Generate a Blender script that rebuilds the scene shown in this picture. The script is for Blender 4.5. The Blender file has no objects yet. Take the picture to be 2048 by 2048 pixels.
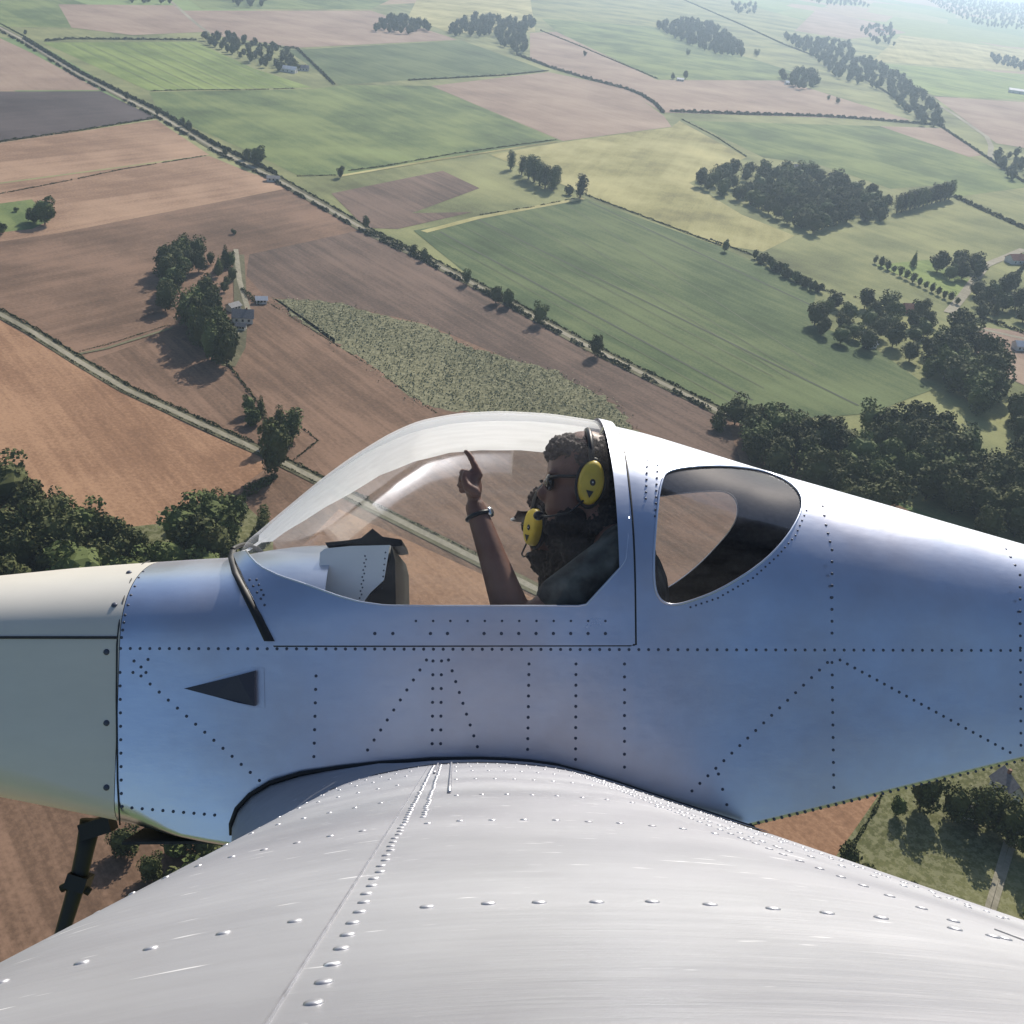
import bpy, bmesh, math, random
import numpy as np
from mathutils import Vector, Matrix
from mathutils.geometry import tessellate_polygon
random.seed(7); rng = np.random.default_rng(11)
SC = bpy.context.scene
COL = SC.collection
# ------------------------------------------------------------------ camera
F = 2250.0; ALT = 180.0; D = 2.5; HW = 0.5
cam_d = bpy.data.cameras.new('camera'); cam = bpy.data.objects.new('camera', cam_d); COL.objects.link(cam)
cam_d.sensor_width = 36; cam_d.lens = 36*F/2048; cam_d.clip_start = 0.02; cam_d.clip_end = 60000
SC.camera = cam
u = Vector((.13, 1.0, 1214/F)).normalized()                       # world up seen from the camera
fw = Vector((0, 0, -1)); yw = (fw-u*fw.dot(u)).normalized(); xw = yw.cross(u).normalized()
C2W = Matrix((xw, yw, u))                                         # camera axes -> world
cam.matrix_world = Matrix.Translation((0, 0, ALT)) @ C2W.to_4x4()
# aircraft axes: x aft, y along the wing away from the camera, z up
ay_ = Vector((-115, -227, -2250)).normalized()
ax_ = (Vector((1, 0, 0))-ay_*ay_.x).normalized(); az_ = ax_.cross(ay_)
A2C = Matrix((ax_, ay_, az_)).transposed()
MA = Matrix.Translation((0, 0, ALT)) @ (C2W @ A2C).to_4x4()
C2A = A2C.inverted()
def ground(px, py, z=0.0):
    d = C2W @ Vector((px-1024, 1024-py, -F))
    t = (ALT-z)/max(-d.z, 1e-6)
    return Vector((d.x*t, d.y*t, z))
def dray(px, py): return C2A @ Vector((px-1024, 1024-py, -F))
def AP(px, py, y):
    d = dray(px, py); return Vector((d.x*y/d.y, y, d.z*y/d.y))
# ------------------------------------------------------------------ light
sd = C2W @ Vector((1850-1024, 1024+83, -F)); az = math.atan2(sd.x, sd.y); el = math.radians(34)
sunv = Vector((math.sin(az)*math.cos(el), math.cos(az)*math.cos(el), math.sin(el)))
W = bpy.data.worlds.new('World'); SC.world = W; W.use_nodes = True
nt = W.node_tree; bg = nt.nodes['Background']; sky = nt.nodes.new('ShaderNodeTexSky')
sky.sky_type = 'NISHITA'; sky.sun_disc = False; sky.sun_elevation = el; sky.sun_rotation = az
sky.air_density = 1.0; sky.dust_density = 1.5; sky.ozone_density = 2.5
nt.links.new(sky.outputs[0], bg.inputs[0]); bg.inputs[1].default_value = 0.10
sl = bpy.data.lights.new('sun', 'SUN'); sl.energy = 5.0; sl.angle = math.radians(.5); sl.color = (1, .93, .83)
so = bpy.data.objects.new('sun', sl); COL.objects.link(so); so.rotation_euler = sunv.to_track_quat('Z', 'Y').to_euler()
SC.view_settings.view_transform = 'Standard'; SC.view_settings.look = 'None'; SC.view_settings.gamma = 1
SC.view_settings.exposure = 0.25
SC.cycles.volume_bounces = 0; SC.cycles.max_bounces = 8; SC.cycles.transparent_max_bounces = 16
# ------------------------------------------------------------------ helpers
def tag(o, label=None, cat=None, group=None, kind=None):
    if label: o['label'] = label
    if cat: o['category'] = cat
    if group: o['group'] = group
    if kind: o['kind'] = kind
    return o
def obj(name, me, parent=None, mats=None):
    o = bpy.data.objects.new(name, me); COL.objects.link(o)
    if parent: o.parent = parent
    if mats:
        for m in (mats if isinstance(mats, (list, tuple)) else [mats]): me.materials.append(m)
    return o
def mesh(vs, fs, smooth=False, mi=None):
    me = bpy.data.meshes.new('m'); me.from_pydata([tuple(v) for v in vs], [], [tuple(f) for f in fs])
    if smooth: me.polygons.foreach_set('use_smooth', [True]*len(fs))
    if mi is not None: me.polygons.foreach_set('material_index', mi)
    me.update(); return me
class MB:
    def __init__(s): s.v = []; s.f = []; s.m = []; s.sm = []
    def add(s, vs, fs, m=0, sm=False):
        b = len(s.v); s.v += [tuple(v) for v in vs]
        for f in fs: s.f.append(tuple(i+b for i in f)); s.m.append(m); s.sm.append(sm)
    def tube(s, pts, r, n=8, m=0, caps=True, closed=False):
        pts = [Vector(p) for p in pts]; k = len(pts); rs = r if isinstance(r, (list, tuple)) else [r]*k
        vs = []; up = None
        for i, p in enumerate(pts):
            a = pts[(i-1) % k] if (i or closed) else p; b = pts[(i+1) % k] if (i < k-1 or closed) else p
            t = (b-a).normalized()
            if up is None: up = Vector((0, 0, 1)) if abs(t.z) < .9 else Vector((1, 0, 0))
            x = t.cross(up).normalized(); up = x.cross(t).normalized()
            for j in range(n):
                c = 2*math.pi*j/n; vs.append(p+(x*math.cos(c)+up*math.sin(c))*rs[i])
        fs = []
        for i in range(k if closed else k-1):
            for j in range(n):
                a = i*n+j; b = i*n+(j+1) % n; c = ((i+1) % k)*n+(j+1) % n; d = ((i+1) % k)*n+j
                fs.append((a, b, c, d))
        if caps and not closed: fs += [tuple(range(n-1, -1, -1)), tuple(range((k-1)*n, k*n))]
        s.add(vs, fs, m, True)
    def box(s, x0, x1, y0, y1, z0, z1, m=0, M=None):
        vs = [Vector((x, y, z)) for x in (x0, x1) for y in (y0, y1) for z in (z0, z1)]
        if M: vs = [M @ v for v in vs]
        s.add(vs, [(0, 1, 3, 2), (4, 6, 7, 5), (0, 4, 5, 1), (2, 3, 7, 6), (0, 2, 6, 4), (1, 5, 7, 3)], m)
    def ball(s, c, r, n=10, m=0, M=None):
        r = r if isinstance(r, (tuple, list)) else (r, r, r); vs = []; fs = []; h = n//2+2
        for i in range(h+1):
            a = math.pi*i/h
            for j in range(n):
                b = 2*math.pi*j/n
                v = Vector((math.sin(a)*math.cos(b)*r[0], math.sin(a)*math.sin(b)*r[1], math.cos(a)*r[2]))
                vs.append((M @ v if M else v)+Vector(c))
        for i in range(h):
            for j in range(n): fs.append((i*n+j, (i+1)*n+j, (i+1)*n+(j+1) % n, i*n+(j+1) % n))
        s.add(vs, fs, m, True)
    def grid(s, rows, m=0, sm=True, flip=False):
        n = len(rows[0]); vs = [p for r in rows for p in r]; fs = []
        for i in range(len(rows)-1):
            for j in range(n-1):
                q = (i*n+j, i*n+j+1, (i+1)*n+j+1, (i+1)*n+j); fs.append(q[::-1] if flip else q)
        s.add(vs, fs, m, sm)
    def dome(s, p, nrm, r, h, n=8, m=0):
        nrm = Vector(nrm).normalized(); x = nrm.orthogonal().normalized(); y = nrm.cross(x); p = Vector(p)
        vs = []; prof = [(1.0, -.15), (.95, .45), (.6, .88)]
        for (a, b) in prof:
            for j in range(n):
                c = 2*math.pi*j/n; vs.append(p+(x*math.cos(c)+y*math.sin(c))*r*a+nrm*h*b)
        vs.append(p+nrm*h); fs = []
        for i in range(2):
            for j in range(n): fs.append((i*n+j, i*n+(j+1) % n, (i+1)*n+(j+1) % n, (i+1)*n+j))
        for j in range(n): fs.append((2*n+j, 2*n+(j+1) % n, 3*n))
        s.add(vs, fs, m, True)
    def me(s):
        me = bpy.data.meshes.new('m'); me.from_pydata(s.v, [], s.f)
        me.polygons.foreach_set('use_smooth', s.sm); me.polygons.foreach_set('material_index', s.m); me.update(); return me
    def build(s, name, mats, parent=None): return obj(name, s.me(), parent, mats)
# ------------------------------------------------------------------ materials
def nmat(name):
    m = bpy.data.materials.new(name); m.use_nodes = True; n = m.node_tree; b = n.nodes['Principled BSDF']; return m, n, b
def nd(n, t, **kw):
    x = n.nodes.new(t)
    for k, v in kw.items():
        if k in x.inputs: x.inputs[k].default_value = v
        else: setattr(x, k, v)
    return x
def ramp(n, fac, stops):
    r = n.nodes.new('ShaderNodeValToRGB'); n.links.new(fac, r.inputs[0])
    while len(r.color_ramp.elements) < len(stops): r.color_ramp.elements.new(.5)
    for e, (p, c) in zip(r.color_ramp.elements, stops): e.position = p; e.color = (*c, 1) if len(c) == 3 else c
    return r
def simple(name, col, rough=.6, metal=0, noise=0.0, scale=20, spec=.5, bump=0):
    m, n, b = nmat(name); b.inputs['Roughness'].default_value = rough; b.inputs['Metallic'].default_value = metal
    b.inputs['Specular IOR Level'].default_value = spec; b.inputs['Base Color'].default_value = (*col, 1)
    if noise or bump:
        t = nd(n, 'ShaderNodeTexCoord'); q = nd(n, 'ShaderNodeTexNoise', Scale=scale, Detail=5.0); n.links.new(t.outputs['Object'], q.inputs['Vector'])
        if noise:
            r = ramp(n, q.outputs['Fac'], [(.3, [c*(1-noise) for c in col]), (.7, [min(1, c*(1+noise)) for c in col])])
            n.links.new(r.outputs[0], b.inputs['Base Color'])
        if bump:
            p = nd(n, 'ShaderNodeBump', Strength=1.0, Distance=bump); n.links.new(q.outputs['Fac'], p.inputs['Height']); n.links.new(p.outputs[0], b.inputs['Normal'])
    return m
def soil(name, c1, c2, ang, stripe=.5, mott=.5, sw=3.0, dots=0.0):
    """c1/c2 mottled colours, drill lines running at ang (world degrees)."""
    m, n, b = nmat(name); b.inputs['Roughness'].default_value = .95; b.inputs['Specular IOR Level'].default_value = .1
    t = nd(n, 'ShaderNodeTexCoord')
    mp = nd(n, 'ShaderNodeMapping'); mp.inputs['Rotation'].default_value = (0, 0, -math.radians(ang)); n.links.new(t.outputs['Object'], mp.inputs['Vector'])
    mp2 = nd(n, 'ShaderNodeMapping'); mp2.inputs['Scale'].default_value = (.012, .25, .25); n.links.new(mp.outputs[0], mp2.inputs['Vector'])
    big = nd(n, 'ShaderNodeTexNoise', Scale=.011, Detail=7.0, Roughness=.6); n.links.new(mp.outputs[0], big.inputs['Vector'])
    st = nd(n, 'ShaderNodeTexNoise', Scale=3.0/sw, Detail=4.0, Roughness=.65); n.links.new(mp2.outputs[0], st.inputs['Vector'])
    fine = nd(n, 'ShaderNodeTexNoise', Scale=.7, Detail=6.0, Roughness=.75); n.links.new(mp.outputs[0], fine.inputs['Vector'])
    a = nd(n, 'ShaderNodeMath', operation='MULTIPLY_ADD'); n.links.new(st.outputs[0], a.inputs[0]); a.inputs[1].default_value = stripe; 
    a2 = nd(n, 'ShaderNodeMath', operation='MULTIPLY_ADD'); n.links.new(big.outputs[0], a2.inputs[0]); a2.inputs[1].default_value = mott*2; 
    a3 = nd(n, 'ShaderNodeMath', operation='MULTIPLY'); n.links.new(fine.outputs[0], a3.inputs[0]); a3.inputs[1].default_value = .7
    n.links.new(a3.outputs[0], a2.inputs[2]); n.links.new(a2.outputs[0], a.inputs[2])
    off = nd(n, 'ShaderNodeMath', operation='SUBTRACT'); n.links.new(a.outputs[0], off.inputs[0]); off.inputs[1].default_value = (stripe+mott*2+.7)/2-.5
    r = ramp(n, off.outputs[0], [(.2, [c*.58 for c in c1]), (.42, c1), (.6, c2), (.85, [min(1, c*1.25) for c in c2])])
    out = r.outputs[0]
    if dots:
        v = nd(n, 'ShaderNodeTexNoise', Scale=.45, Detail=3.0, Roughness=.8); n.links.new(mp.outputs[0], v.inputs['Vector'])
        dr = ramp(n, v.outputs[0], [(.46, (0, 0, 0)), (.56, (dots, dots, dots))])
        mx = nd(n, 'ShaderNodeMix', data_type='RGBA'); n.links.new(dr.outputs[0], mx.inputs[0]); n.links.new(out, mx.inputs[6]); mx.inputs[7].default_value = (.40, .38, .24, 1); out = mx.outputs[2]
    n.links.new(out, b.inputs['Base Color'])
    return m
def foliage(name, c1, c2):
    m, n, b = nmat(name); b.inputs['Roughness'].default_value = .8; b.inputs['Specular IOR Level'].default_value = .12
    t = nd(n, 'ShaderNodeTexCoord'); oi = nd(n, 'ShaderNodeObjectInfo')
    q = nd(n, 'ShaderNodeTexNoise', Scale=5.0, Detail=3.0); n.links.new(t.outputs['Object'], q.inputs['Vector'])
    g = nd(n, 'ShaderNodeNewGeometry'); ad = nd(n, 'ShaderNodeMath', operation='MULTIPLY_ADD'); n.links.new(g.outputs['Random Per Island'], ad.inputs[0]); ad.inputs[1].default_value = .5
    ob = nd(n, 'ShaderNodeMath', operation='MULTIPLY_ADD'); n.links.new(oi.outputs['Random'], ob.inputs[0]); ob.inputs[1].default_value = .75; n.links.new(q.outputs[0], ob.inputs[2]); n.links.new(ob.outputs[0], ad.inputs[2])
    r = ramp(n, ad.outputs[0], [(.5, c1), (1.35, c2)]); n.links.new(r.outputs[0], b.inputs['Base Color'])
    return m
def metal(name, col=(.86, .86, .88), rough=.32, brush=(1, 14, 1), bump=.0006, var=.08, met=1.0, wave=.0, patch=None, scratch=False):
    m, n, b = nmat(name); b.inputs['Metallic'].default_value = met
    t = nd(n, 'ShaderNodeTexCoord'); mp = nd(n, 'ShaderNodeMapping'); mp.inputs['Scale'].default_value = brush; n.links.new(t.outputs['Object'], mp.inputs['Vector'])
    q = nd(n, 'ShaderNodeTexNoise', Scale=6.0, Detail=6.0, Roughness=.6); n.links.new(mp.outputs[0], q.inputs['Vector'])
    q2 = nd(n, 'ShaderNodeTexNoise', Scale=3.2, Detail=4.0); n.links.new(t.outputs['Object'], q2.inputs['Vector'])
    r = ramp(n, q.outputs[0], [(.3, [c*(1-var) for c in col]), (.7, col)]); co = r.outputs[0]
    if patch:
        q3 = nd(n, 'ShaderNodeTexNoise', Scale=1.7, Detail=7.0, Roughness=.62); n.links.new(t.outputs['Object'], q3.inputs['Vector'])
        rr = ramp(n, q3.outputs[0], [(.44, (0, 0, 0)), (.68, (.85, .85, .85))]); mx = nd(n, 'ShaderNodeMix', data_type='RGBA'); n.links.new(rr.outputs[0], mx.inputs[0]); n.links.new(co, mx.inputs[6]); mx.inputs[7].default_value = (*patch, 1); co = mx.outputs[2]
    if scratch:
        m4 = nd(n, 'ShaderNodeMapping'); m4.inputs['Scale'].default_value = (26, 170, 26); m4.inputs['Rotation'].default_value = (0, 0, .06); n.links.new(t.outputs['Object'], m4.inputs['Vector'])
        q4 = nd(n, 'ShaderNodeTexNoise', Scale=1.0, Detail=2.0); n.links.new(m4.outputs[0], q4.inputs['Vector'])
        rr = ramp(n, q4.outputs[0], [(.70, (0, 0, 0)), (.75, (1, 1, 1))]); mx = nd(n, 'ShaderNodeMix', data_type='RGBA'); n.links.new(rr.outputs[0], mx.inputs[0]); n.links.new(co, mx.inputs[6]); mx.inputs[7].default_value = (.85, .85, .86, 1); co = mx.outputs[2]
    n.links.new(co, b.inputs['Base Color'])
    mr = nd(n, 'ShaderNodeMapRange'); n.links.new(q2.outputs[0], mr.inputs[0]); mr.inputs[1].default_value = .3; mr.inputs[2].default_value = .7; mr.inputs[3].default_value = rough*.85; mr.inputs[4].default_value = rough*1.2
    n.links.new(mr.outputs[0], b.inputs['Roughness'])
    h = nd(n, 'ShaderNodeMath', operation='MULTIPLY_ADD'); n.links.new(q2.outputs[0], h.inputs[0]); h.inputs[1].default_value = 1+wave; n.links.new(q.outputs[0], h.inputs[2])
    p = nd(n, 'ShaderNodeBump', Strength=1.0, Distance=bump); n.links.new(h.outputs[0], p.inputs['Height']); n.links.new(p.outputs[0], b.inputs['Normal'])
    return m
M = {}
M['leaf'] = foliage('foliage_dark', (.012, .018, .007), (.086, .094, .032))
M['leaf2'] = foliage('foliage_green', (.022, .036, .010), (.105, .130, .040))
M['bark'] = simple('bark', (.09, .07, .05), .9, noise=.3, scale=3)
M['alu'] = metal('polished_aluminium', (.59, .635, .74), .32, (1, 1, 3), .0006, .05, wave=6.0, patch=(.52, .49, .52))
M['aluwing'] = metal('brushed_wing_aluminium', (.44, .445, .47), .50, (1.6, 16, 2), .0008, .08, met=.65, wave=7.0, patch=(.31, .31, .34), scratch=True)
M['paint'] = metal('cowl_paint', (.62, .59, .52), .42, (1, 1, 3), .0002, .06, met=.15)
M['rivet'] = simple('rivet_head', (.07, .08, .11), .5, .3)
M['wrivet'] = simple('wing_rivet_head', (.50, .50, .53), .38, .8, noise=.2, scale=60)
M['rubber'] = simple('black_rubber', (.010, .010, .010), .55)
M['inside'] = simple('dark_lining', (.030, .030, .032), .75, noise=.5, scale=60)
M['seal'] = simple('panel_gap', (.03, .032, .035), .7)
# ================================================================== LAND
def k(p): return (p[0]*1.06, p[1]*1.06)
def flat(name, pts, z, m, label=None, disp=True):
    ps = [ground(*(k(p) if disp else p), z) for p in pts]
    if name == 'overgrown_patch':
        q = []
        for i, p in enumerate(ps):
            n_ = ps[(i+1) % len(ps)]; s_ = max(2, int((n_-p).length/2.5)); q += [p.lerp(n_, j/s_)+Vector((random.uniform(-2, 2), random.uniform(-2, 2), 0)) for j in range(s_)]
        ps = q
    c = sum(ps, Vector())/len(ps); c.z = z
    me = mesh([p-c for p in ps], [list(range(len(ps)))]); me.update()
    if me.polygons[0].normal.z < 0: me.flip_normals()
    o = obj(name, me, None, m); o.location = c
    o['kind'] = 'structure'
    return o
def base_mat():
    m, n, b = nmat('land'); b.inputs['Roughness'].default_value = .95; b.inputs['Specular IOR Level'].default_value = .1
    t = nd(n, 'ShaderNodeTexCoord'); mp = nd(n, 'ShaderNodeMapping'); mp.inputs['Rotation'].default_value = (0, 0, .45); mp.inputs['Scale'].default_value = (.0034, .0021, 1); n.links.new(t.outputs['Object'], mp.inputs['Vector'])
    v = nd(n, 'ShaderNodeTexVoronoi', Scale=1.0); v.distance = 'CHEBYCHEV'; n.links.new(mp.outputs[0], v.inputs['Vector'])
    s = nd(n, 'ShaderNodeSeparateColor'); n.links.new(v.outputs['Color'], s.inputs[0])
    r = ramp(n, s.outputs[0], [(0, (.20, .24, .09)), (.28, (.15, .21, .08)), (.45, (.26, .26, .12)), (.6, (.30, .22, .14)), (.8, (.20, .26, .10))]); r.color_ramp.interpolation = 'CONSTANT'
    q = nd(n, 'ShaderNodeTexNoise', Scale=.02, Detail=8.0, Roughness=.7); n.links.new(t.outputs['Object'], q.inputs['Vector'])
    h = nd(n, 'ShaderNodeHueSaturation'); mr = nd(n, 'ShaderNodeMapRange'); n.links.new(q.outputs[0], mr.inputs[0]); mr.inputs[1].default_value = .3; mr.inputs[2].default_value = .7; mr.inputs[3].default_value = .75; mr.inputs[4].default_value = 1.2
    n.links.new(mr.outputs[0], h.inputs['Value']); n.links.new(r.outputs[0], h.inputs['Color']); n.links.new(h.outputs[0], b.inputs['Base Color'])
    return m
G = obj('ground', mesh([(-21000, -9000, 0), (21000, -9000, 0), (21000, 30000, 0), (-21000, 30000, 0)], [(0, 1, 2, 3)]), None, base_mat()); G['kind'] = 'structure'
def wdir(a, b):
    p, q = ground(*k(a)), ground(*k(b)); return math.degrees(math.atan2(q.y-p.y, q.x-p.x))
aB = wdir((300, 215), (1230, 715)); aX = wdir((0, 340), (395, 292))
OR1, OR2 = (.24, .135, .078), (.345, .205, .12)
BR1, BR2 = (.14, .088, .058), (.215, .135, .09)
PU1, PU2 = (.105, .073, .056), (.165, .113, .085)
DK1, DK2 = (.06, .047, .045), (.09, .072, .068)
PK1, PK2 = (.25, .175, .13), (.32, .235, .175)
GR1, GR2 = (.10, .14, .05), (.16, .195, .07)
DG1, DG2 = (.072, .105, .044), (.115, .145, .062)
OL1, OL2 = (.16, .175, .075), (.225, .23, .10)
YE1, YE2 = (.27, .25, .10), (.34, .31, .14)
S = {}
S['or'] = soil('bare_soil_orange', OR1, OR2, aB, .5, .5, 3); S['orx'] = soil('bare_soil_orange_cross', (.235, .145, .092), (.335, .218, .142), aX, .6, .6, 8)
S['br'] = soil('bare_soil_brown', BR1, BR2, aX, .5, .7, 6); S['brb'] = soil('drilled_soil_brown', BR1, BR2, aB, .8, .5, 3)
S['pu'] = soil('bare_soil_purple', PU1, PU2, aB, .8, .5, 4); S['dk'] = soil('bare_soil_dark', DK1, DK2, aX, .3, .5, 6)
S['pk'] = soil('stubble_pink', PK1, PK2, aB, .3, .5, 5); S['gr'] = soil('meadow_green', GR1, GR2, aB, .6, .9, 8)
S['dg'] = soil('crop_green', DG1, DG2, aB, .7, .7, 5); S['ol'] = soil('pasture_olive', OL1, OL2, aB, .4, .8, 8)
S['ye'] = soil('dry_grass', YE1, YE2, aX+20, .5, .9, 10); S['sc'] = soil('scrub', (.09, .092, .048), (.145, .14, .078), aB, .3, .6, 3, dots=.35)
S['bg'] = soil('meadow_bright', (.14, .19, .055), (.20, .25, .075), aB, .9, .6, 8)
FIELDS = [
 ('ol', [(-480, 30), (60, 75), (300, 215), (800, 485), (1390, 800), (1980, 1080), (2300, 900), (2300, 250), (1300, -20), (500, 20)]),
 ('br', [(-480, 430), (110, 440), (560, 352), (680, 425), (1370, 782), (1900, 1060), (1900, 1400), (600, 1400), (300, 800), (-480, 520)]),
 ('pk', [(-480, 20), (0, 72), (60, 100), (190, 170), (-480, 172)]),
 ('dk', [(-480, 174), (190, 172), (295, 222), (-480, 340)]),
 ('orx', [(-480, 343), (295, 226), (395, 292), (-480, 408)]),
 ('orx', [(-480, 411), (395, 294), (470, 325), (560, 352), (110, 440), (-480, 526)]),
 ('gr', [(-60, 392), (60, 376), (96, 415), (60, 432), (-60, 445)]),
 ('pu', [(470, 480), (690, 432), (1370, 785), (1400, 880), (1180, 800), (1160, 760), (800, 610), (620, 570), (500, 560), (465, 520)]),
 ('sc', [(520, 562), (640, 570), (720, 595), (800, 612), (900, 660), (1050, 700), (1160, 760), (1210, 830), (1000, 800), (800, 765), (700, 690), (560, 600)]),
 ('brb', [(440, 615), (500, 568), (700, 692), (800, 770), (1000, 805), (1250, 880), (1700, 1150), (1500, 1250), (900, 1040), (620, 905), (560, 830), (432, 690)]),
 ('brb', [(170, 680), (320, 628), (430, 690), (545, 830), (560, 872), (490, 842), (350, 778), (240, 727)]),
 ('or', [(-480, 340), (0, 604), (150, 693), (350, 800), (490, 862), (500, 885), (440, 930), (330, 985), (150, 1010), (-480, 900)]),
 ('brb', [(500, 890), (560, 892), (700, 965), (900, 1070), (1700, 1470), (1500, 1560), (700, 1250), (430, 1010), (455, 950)]),
 ('or', [(640, 960), (1000, 1125), (1500, 1370), (1900, 1700), (700, 1700), (660, 1200), (560, 1040)]),
 ('gr2', [(-480, 900), (150, 1004), (330, 985), (440, 932), (515, 1000), (520, 1349), (-480, 1349)]),
 ('brb', [(-500, 1350), (470, 1350), (480, 1750), (-500, 2000)]),
 ('or', [(1300, 1400), (1680, 1480), (1575, 1635), (1500, 1750), (1200, 1750)]),
 ('gr2', [(1672, 1480), (2100, 1400), (2300, 1900), (1400, 2000), (1560, 1640)]),
 ('bg', [(80, 80), (370, 79), (480, 130), (590, 165), (280, 171)]),
 ('gr', [(282, 174), (592, 168), (650, 160), (812, 162), (1055, 265), (640, 330), (560, 330), (480, 290), (300, 212)]),
 ('dg', [(540, 95), (870, 76), (1000, 122), (1032, 134), (770, 151), (640, 160)]),
 ('pk', [(814, 162), (1034, 136), (1137, 157), (1188, 172), (1253, 219), (1267, 239), (1062, 266)]),
 ('ye', [(925, 292), (1062, 268), (1267, 240), (1282, 228), (1408, 297), (1300, 345), (1400, 405), (1500, 445), (1440, 475), (1360, 462), (1110, 368), (965, 308)]),
 ('pu', [(625, 365), (835, 322), (905, 355), (777, 402), (892, 400), (750, 432), (690, 430)]),
 ('dg', [(780, 435), (900, 410), (1100, 373), (1360, 466), (1540, 547), (1530, 610), (1640, 650), (1760, 735), (1640, 780), (1400, 800), (1230, 716), (940, 565)]),
 ('gr', [(1300, 228), (1660, 238), (1830, 297), (1960, 350), (1800, 372), (1790, 348), (1680, 356), (1550, 312), (1440, 297)]),
 ('pk', [(1660, 238), (1782, 242), (1852, 293), (1828, 296)]),
 ('pk', [(1000, 62), (1050, 60), (1240, 151), (1480, 152), (1720, 227), (1250, 212), (1180, 170), (1000, 112)]),
 ('gr', [(1022, 35), (1230, 50), (1400, 105), (1480, 130), (1545, 152), (1242, 150), (1050, 59)]),
 ('gr', [(-480, -20), (110, -10), (260, 40), (130, 52), (0, 50)]),
 ('pk', [(110, 8), (330, 10), (390, 60), (250, 66), (135, 52)]),
 ('pk', [(345, 20), (700, 20), (862, 75), (560, 90), (400, 66)]),
 ('gr', [(330, -20), (760, -12), (700, 17), (380, 17)]),
 ('ye', [(790, -8), (1000, -5), (1010, 60), (850, 62), (770, 32)]),
 ('pk', [(1540, 18), (1650, 42), (1710, 62), (1600, 74), (1500, 58)]),
 ('bg', [(1640, 118), (1960, 142), (1960, 190), (1760, 180)]),
 ('pk', [(1762, 182), (2000, 197), (2000, 290), (1880, 270)]),
 ('ye', [(1700, 66), (1990, 100), (1990, 140), (1645, 115)]),
 ('pk', [(1808, 612), (2050, 640), (2050, 780), (1885, 705), (1835, 660)]),
 ('bg', [(1750, 490), (1855, 540), (1800, 560), (1650, 500)]),
]
S['gr2'] = soil('rough_grass', (.105, .11, .045), (.16, .16, .07), 40, .3, .8, 5, dots=.25)
for i, (mk, pts) in enumerate(FIELDS): flat('overgrown_patch' if mk == 'sc' else 'field', pts, .04+.006*i, S[mk])
def strip(name, pts, w, z, m, disp=True):
    ps = [ground(*(k(p) if disp else p), z) for p in pts]; L = []; R = []
    for i, p in enumerate(ps):
        t = (ps[min(i+1, len(ps)-1)]-ps[max(i-1, 0)]).normalized(); s = Vector((-t.y, t.x, 0))*w/2
        L.append(p+s); R.append(p-s)
    n = len(ps); me = mesh(R+L, [(i, i+1, n+i+1, n+i) for i in range(n-1)]); o = obj(name, me, None, m); o['kind'] = 'structure'; return o
M['track'] = soil('track_gravel', (.24, .22, .16), (.32, .29, .22), aB, .5, .4, 2)
M['verge'] = soil('verge_grass', (.10, .095, .055), (.155, .145, .085), aB, .5, .5, 2)
M['rut'] = simple('tramline_soil', (.045, .055, .028), .95)
M['rut2'] = simple('faint_tramline', (.085, .10, .045), .95, noise=.3, scale=.05)
M['asph'] = simple('asphalt_lane', (.16, .155, .15), .9, noise=.2, scale=.2)
RB = [(-300, -75), (-60, 25), (0, 52), (45, 76), (150, 141), (240, 187), (300, 217), (400, 277), (520, 337), (640, 405), (700, 440), (800, 487), (940, 560), (1100, 648), (1230, 713), (1370, 782)]
RA = [(-420, 366), (-150, 512), (0, 592), (60, 625), (150, 682), (240, 735), (350, 786), (490, 850), (560, 885), (690, 950), (800, 1005), (1000, 1105), (1500, 1350)]
strip('verge', RA, 6.2, .31, M['verge']); strip('track', RA, 2.6, .33, M['track'])
strip('verge', RB, 9, .31, M['verge']); strip('track', RB, 3.2, .33, M['track'])
strip('track', [(135, 670), (200, 657), (325, 618)], 1.6, .32, M['verge'])
strip('verge', [(430, 690), (450, 655), (455, 600), (450, 480)], 6, .29, M['verge'])
strip('track', [(438, 640), (470, 590), (452, 530), (445, 470)], 2.5, .34, M['track'])
strip('track', [(320, 0), (372, 46), (395, 62)], 5, .34, M['track'])
strip('track', [(1765, 195), (1800, 215), (1862, 258), (1870, 275), (1868, 300)], 6, .34, M['track'])
strip('track', [(1932, 470), (1860, 500), (1815, 560), (1790, 590)], 6, .34, M['track'])
strip('track', [(1790, 595), (1850, 620), (1960, 645)], 4, .34, M['track'])
strip('track', [(1912, 1590), (1885, 1680), (1850, 1800)], 1.3, .35, M['track']); strip('track', [(1900, 1585), (1873, 1680), (1838, 1800)], 1.3, .35, M['track'])
strip('verge', [(640, 332), (800, 305), (1050, 267)], 4, .31, S['ye'])
strip('verge', [(800, 437), (900, 411), (1100, 374)], 5, .31, S['ye'])
for a, b in (((830, 437), (1420, 755)), ((900, 413), (1620, 765)), ((1110, 380), (1540, 580))):
    strip('track', [a, ((a[0]+b[0])/2, (a[1]+b[1])/2), b], 1.5, .305, M['rut'])
for i in range(9):
    t = (i+.5)/9; a = (800+290*t, 447-62*t); b = (1400+150*t, 788-200*t) if t < .5 else (1475+75*(t-.5)*2, 688+(70*(1-t)))
    if i % 3 != 1: strip('track', [a, b], .7, .30, M['rut2'])
for i in range(8):
    t = (i+.5)/8; strip('track', [(120+250*t, 84-3*t), (300+270*t, 170-3*t)], .9, .30, M['rut2'])
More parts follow.
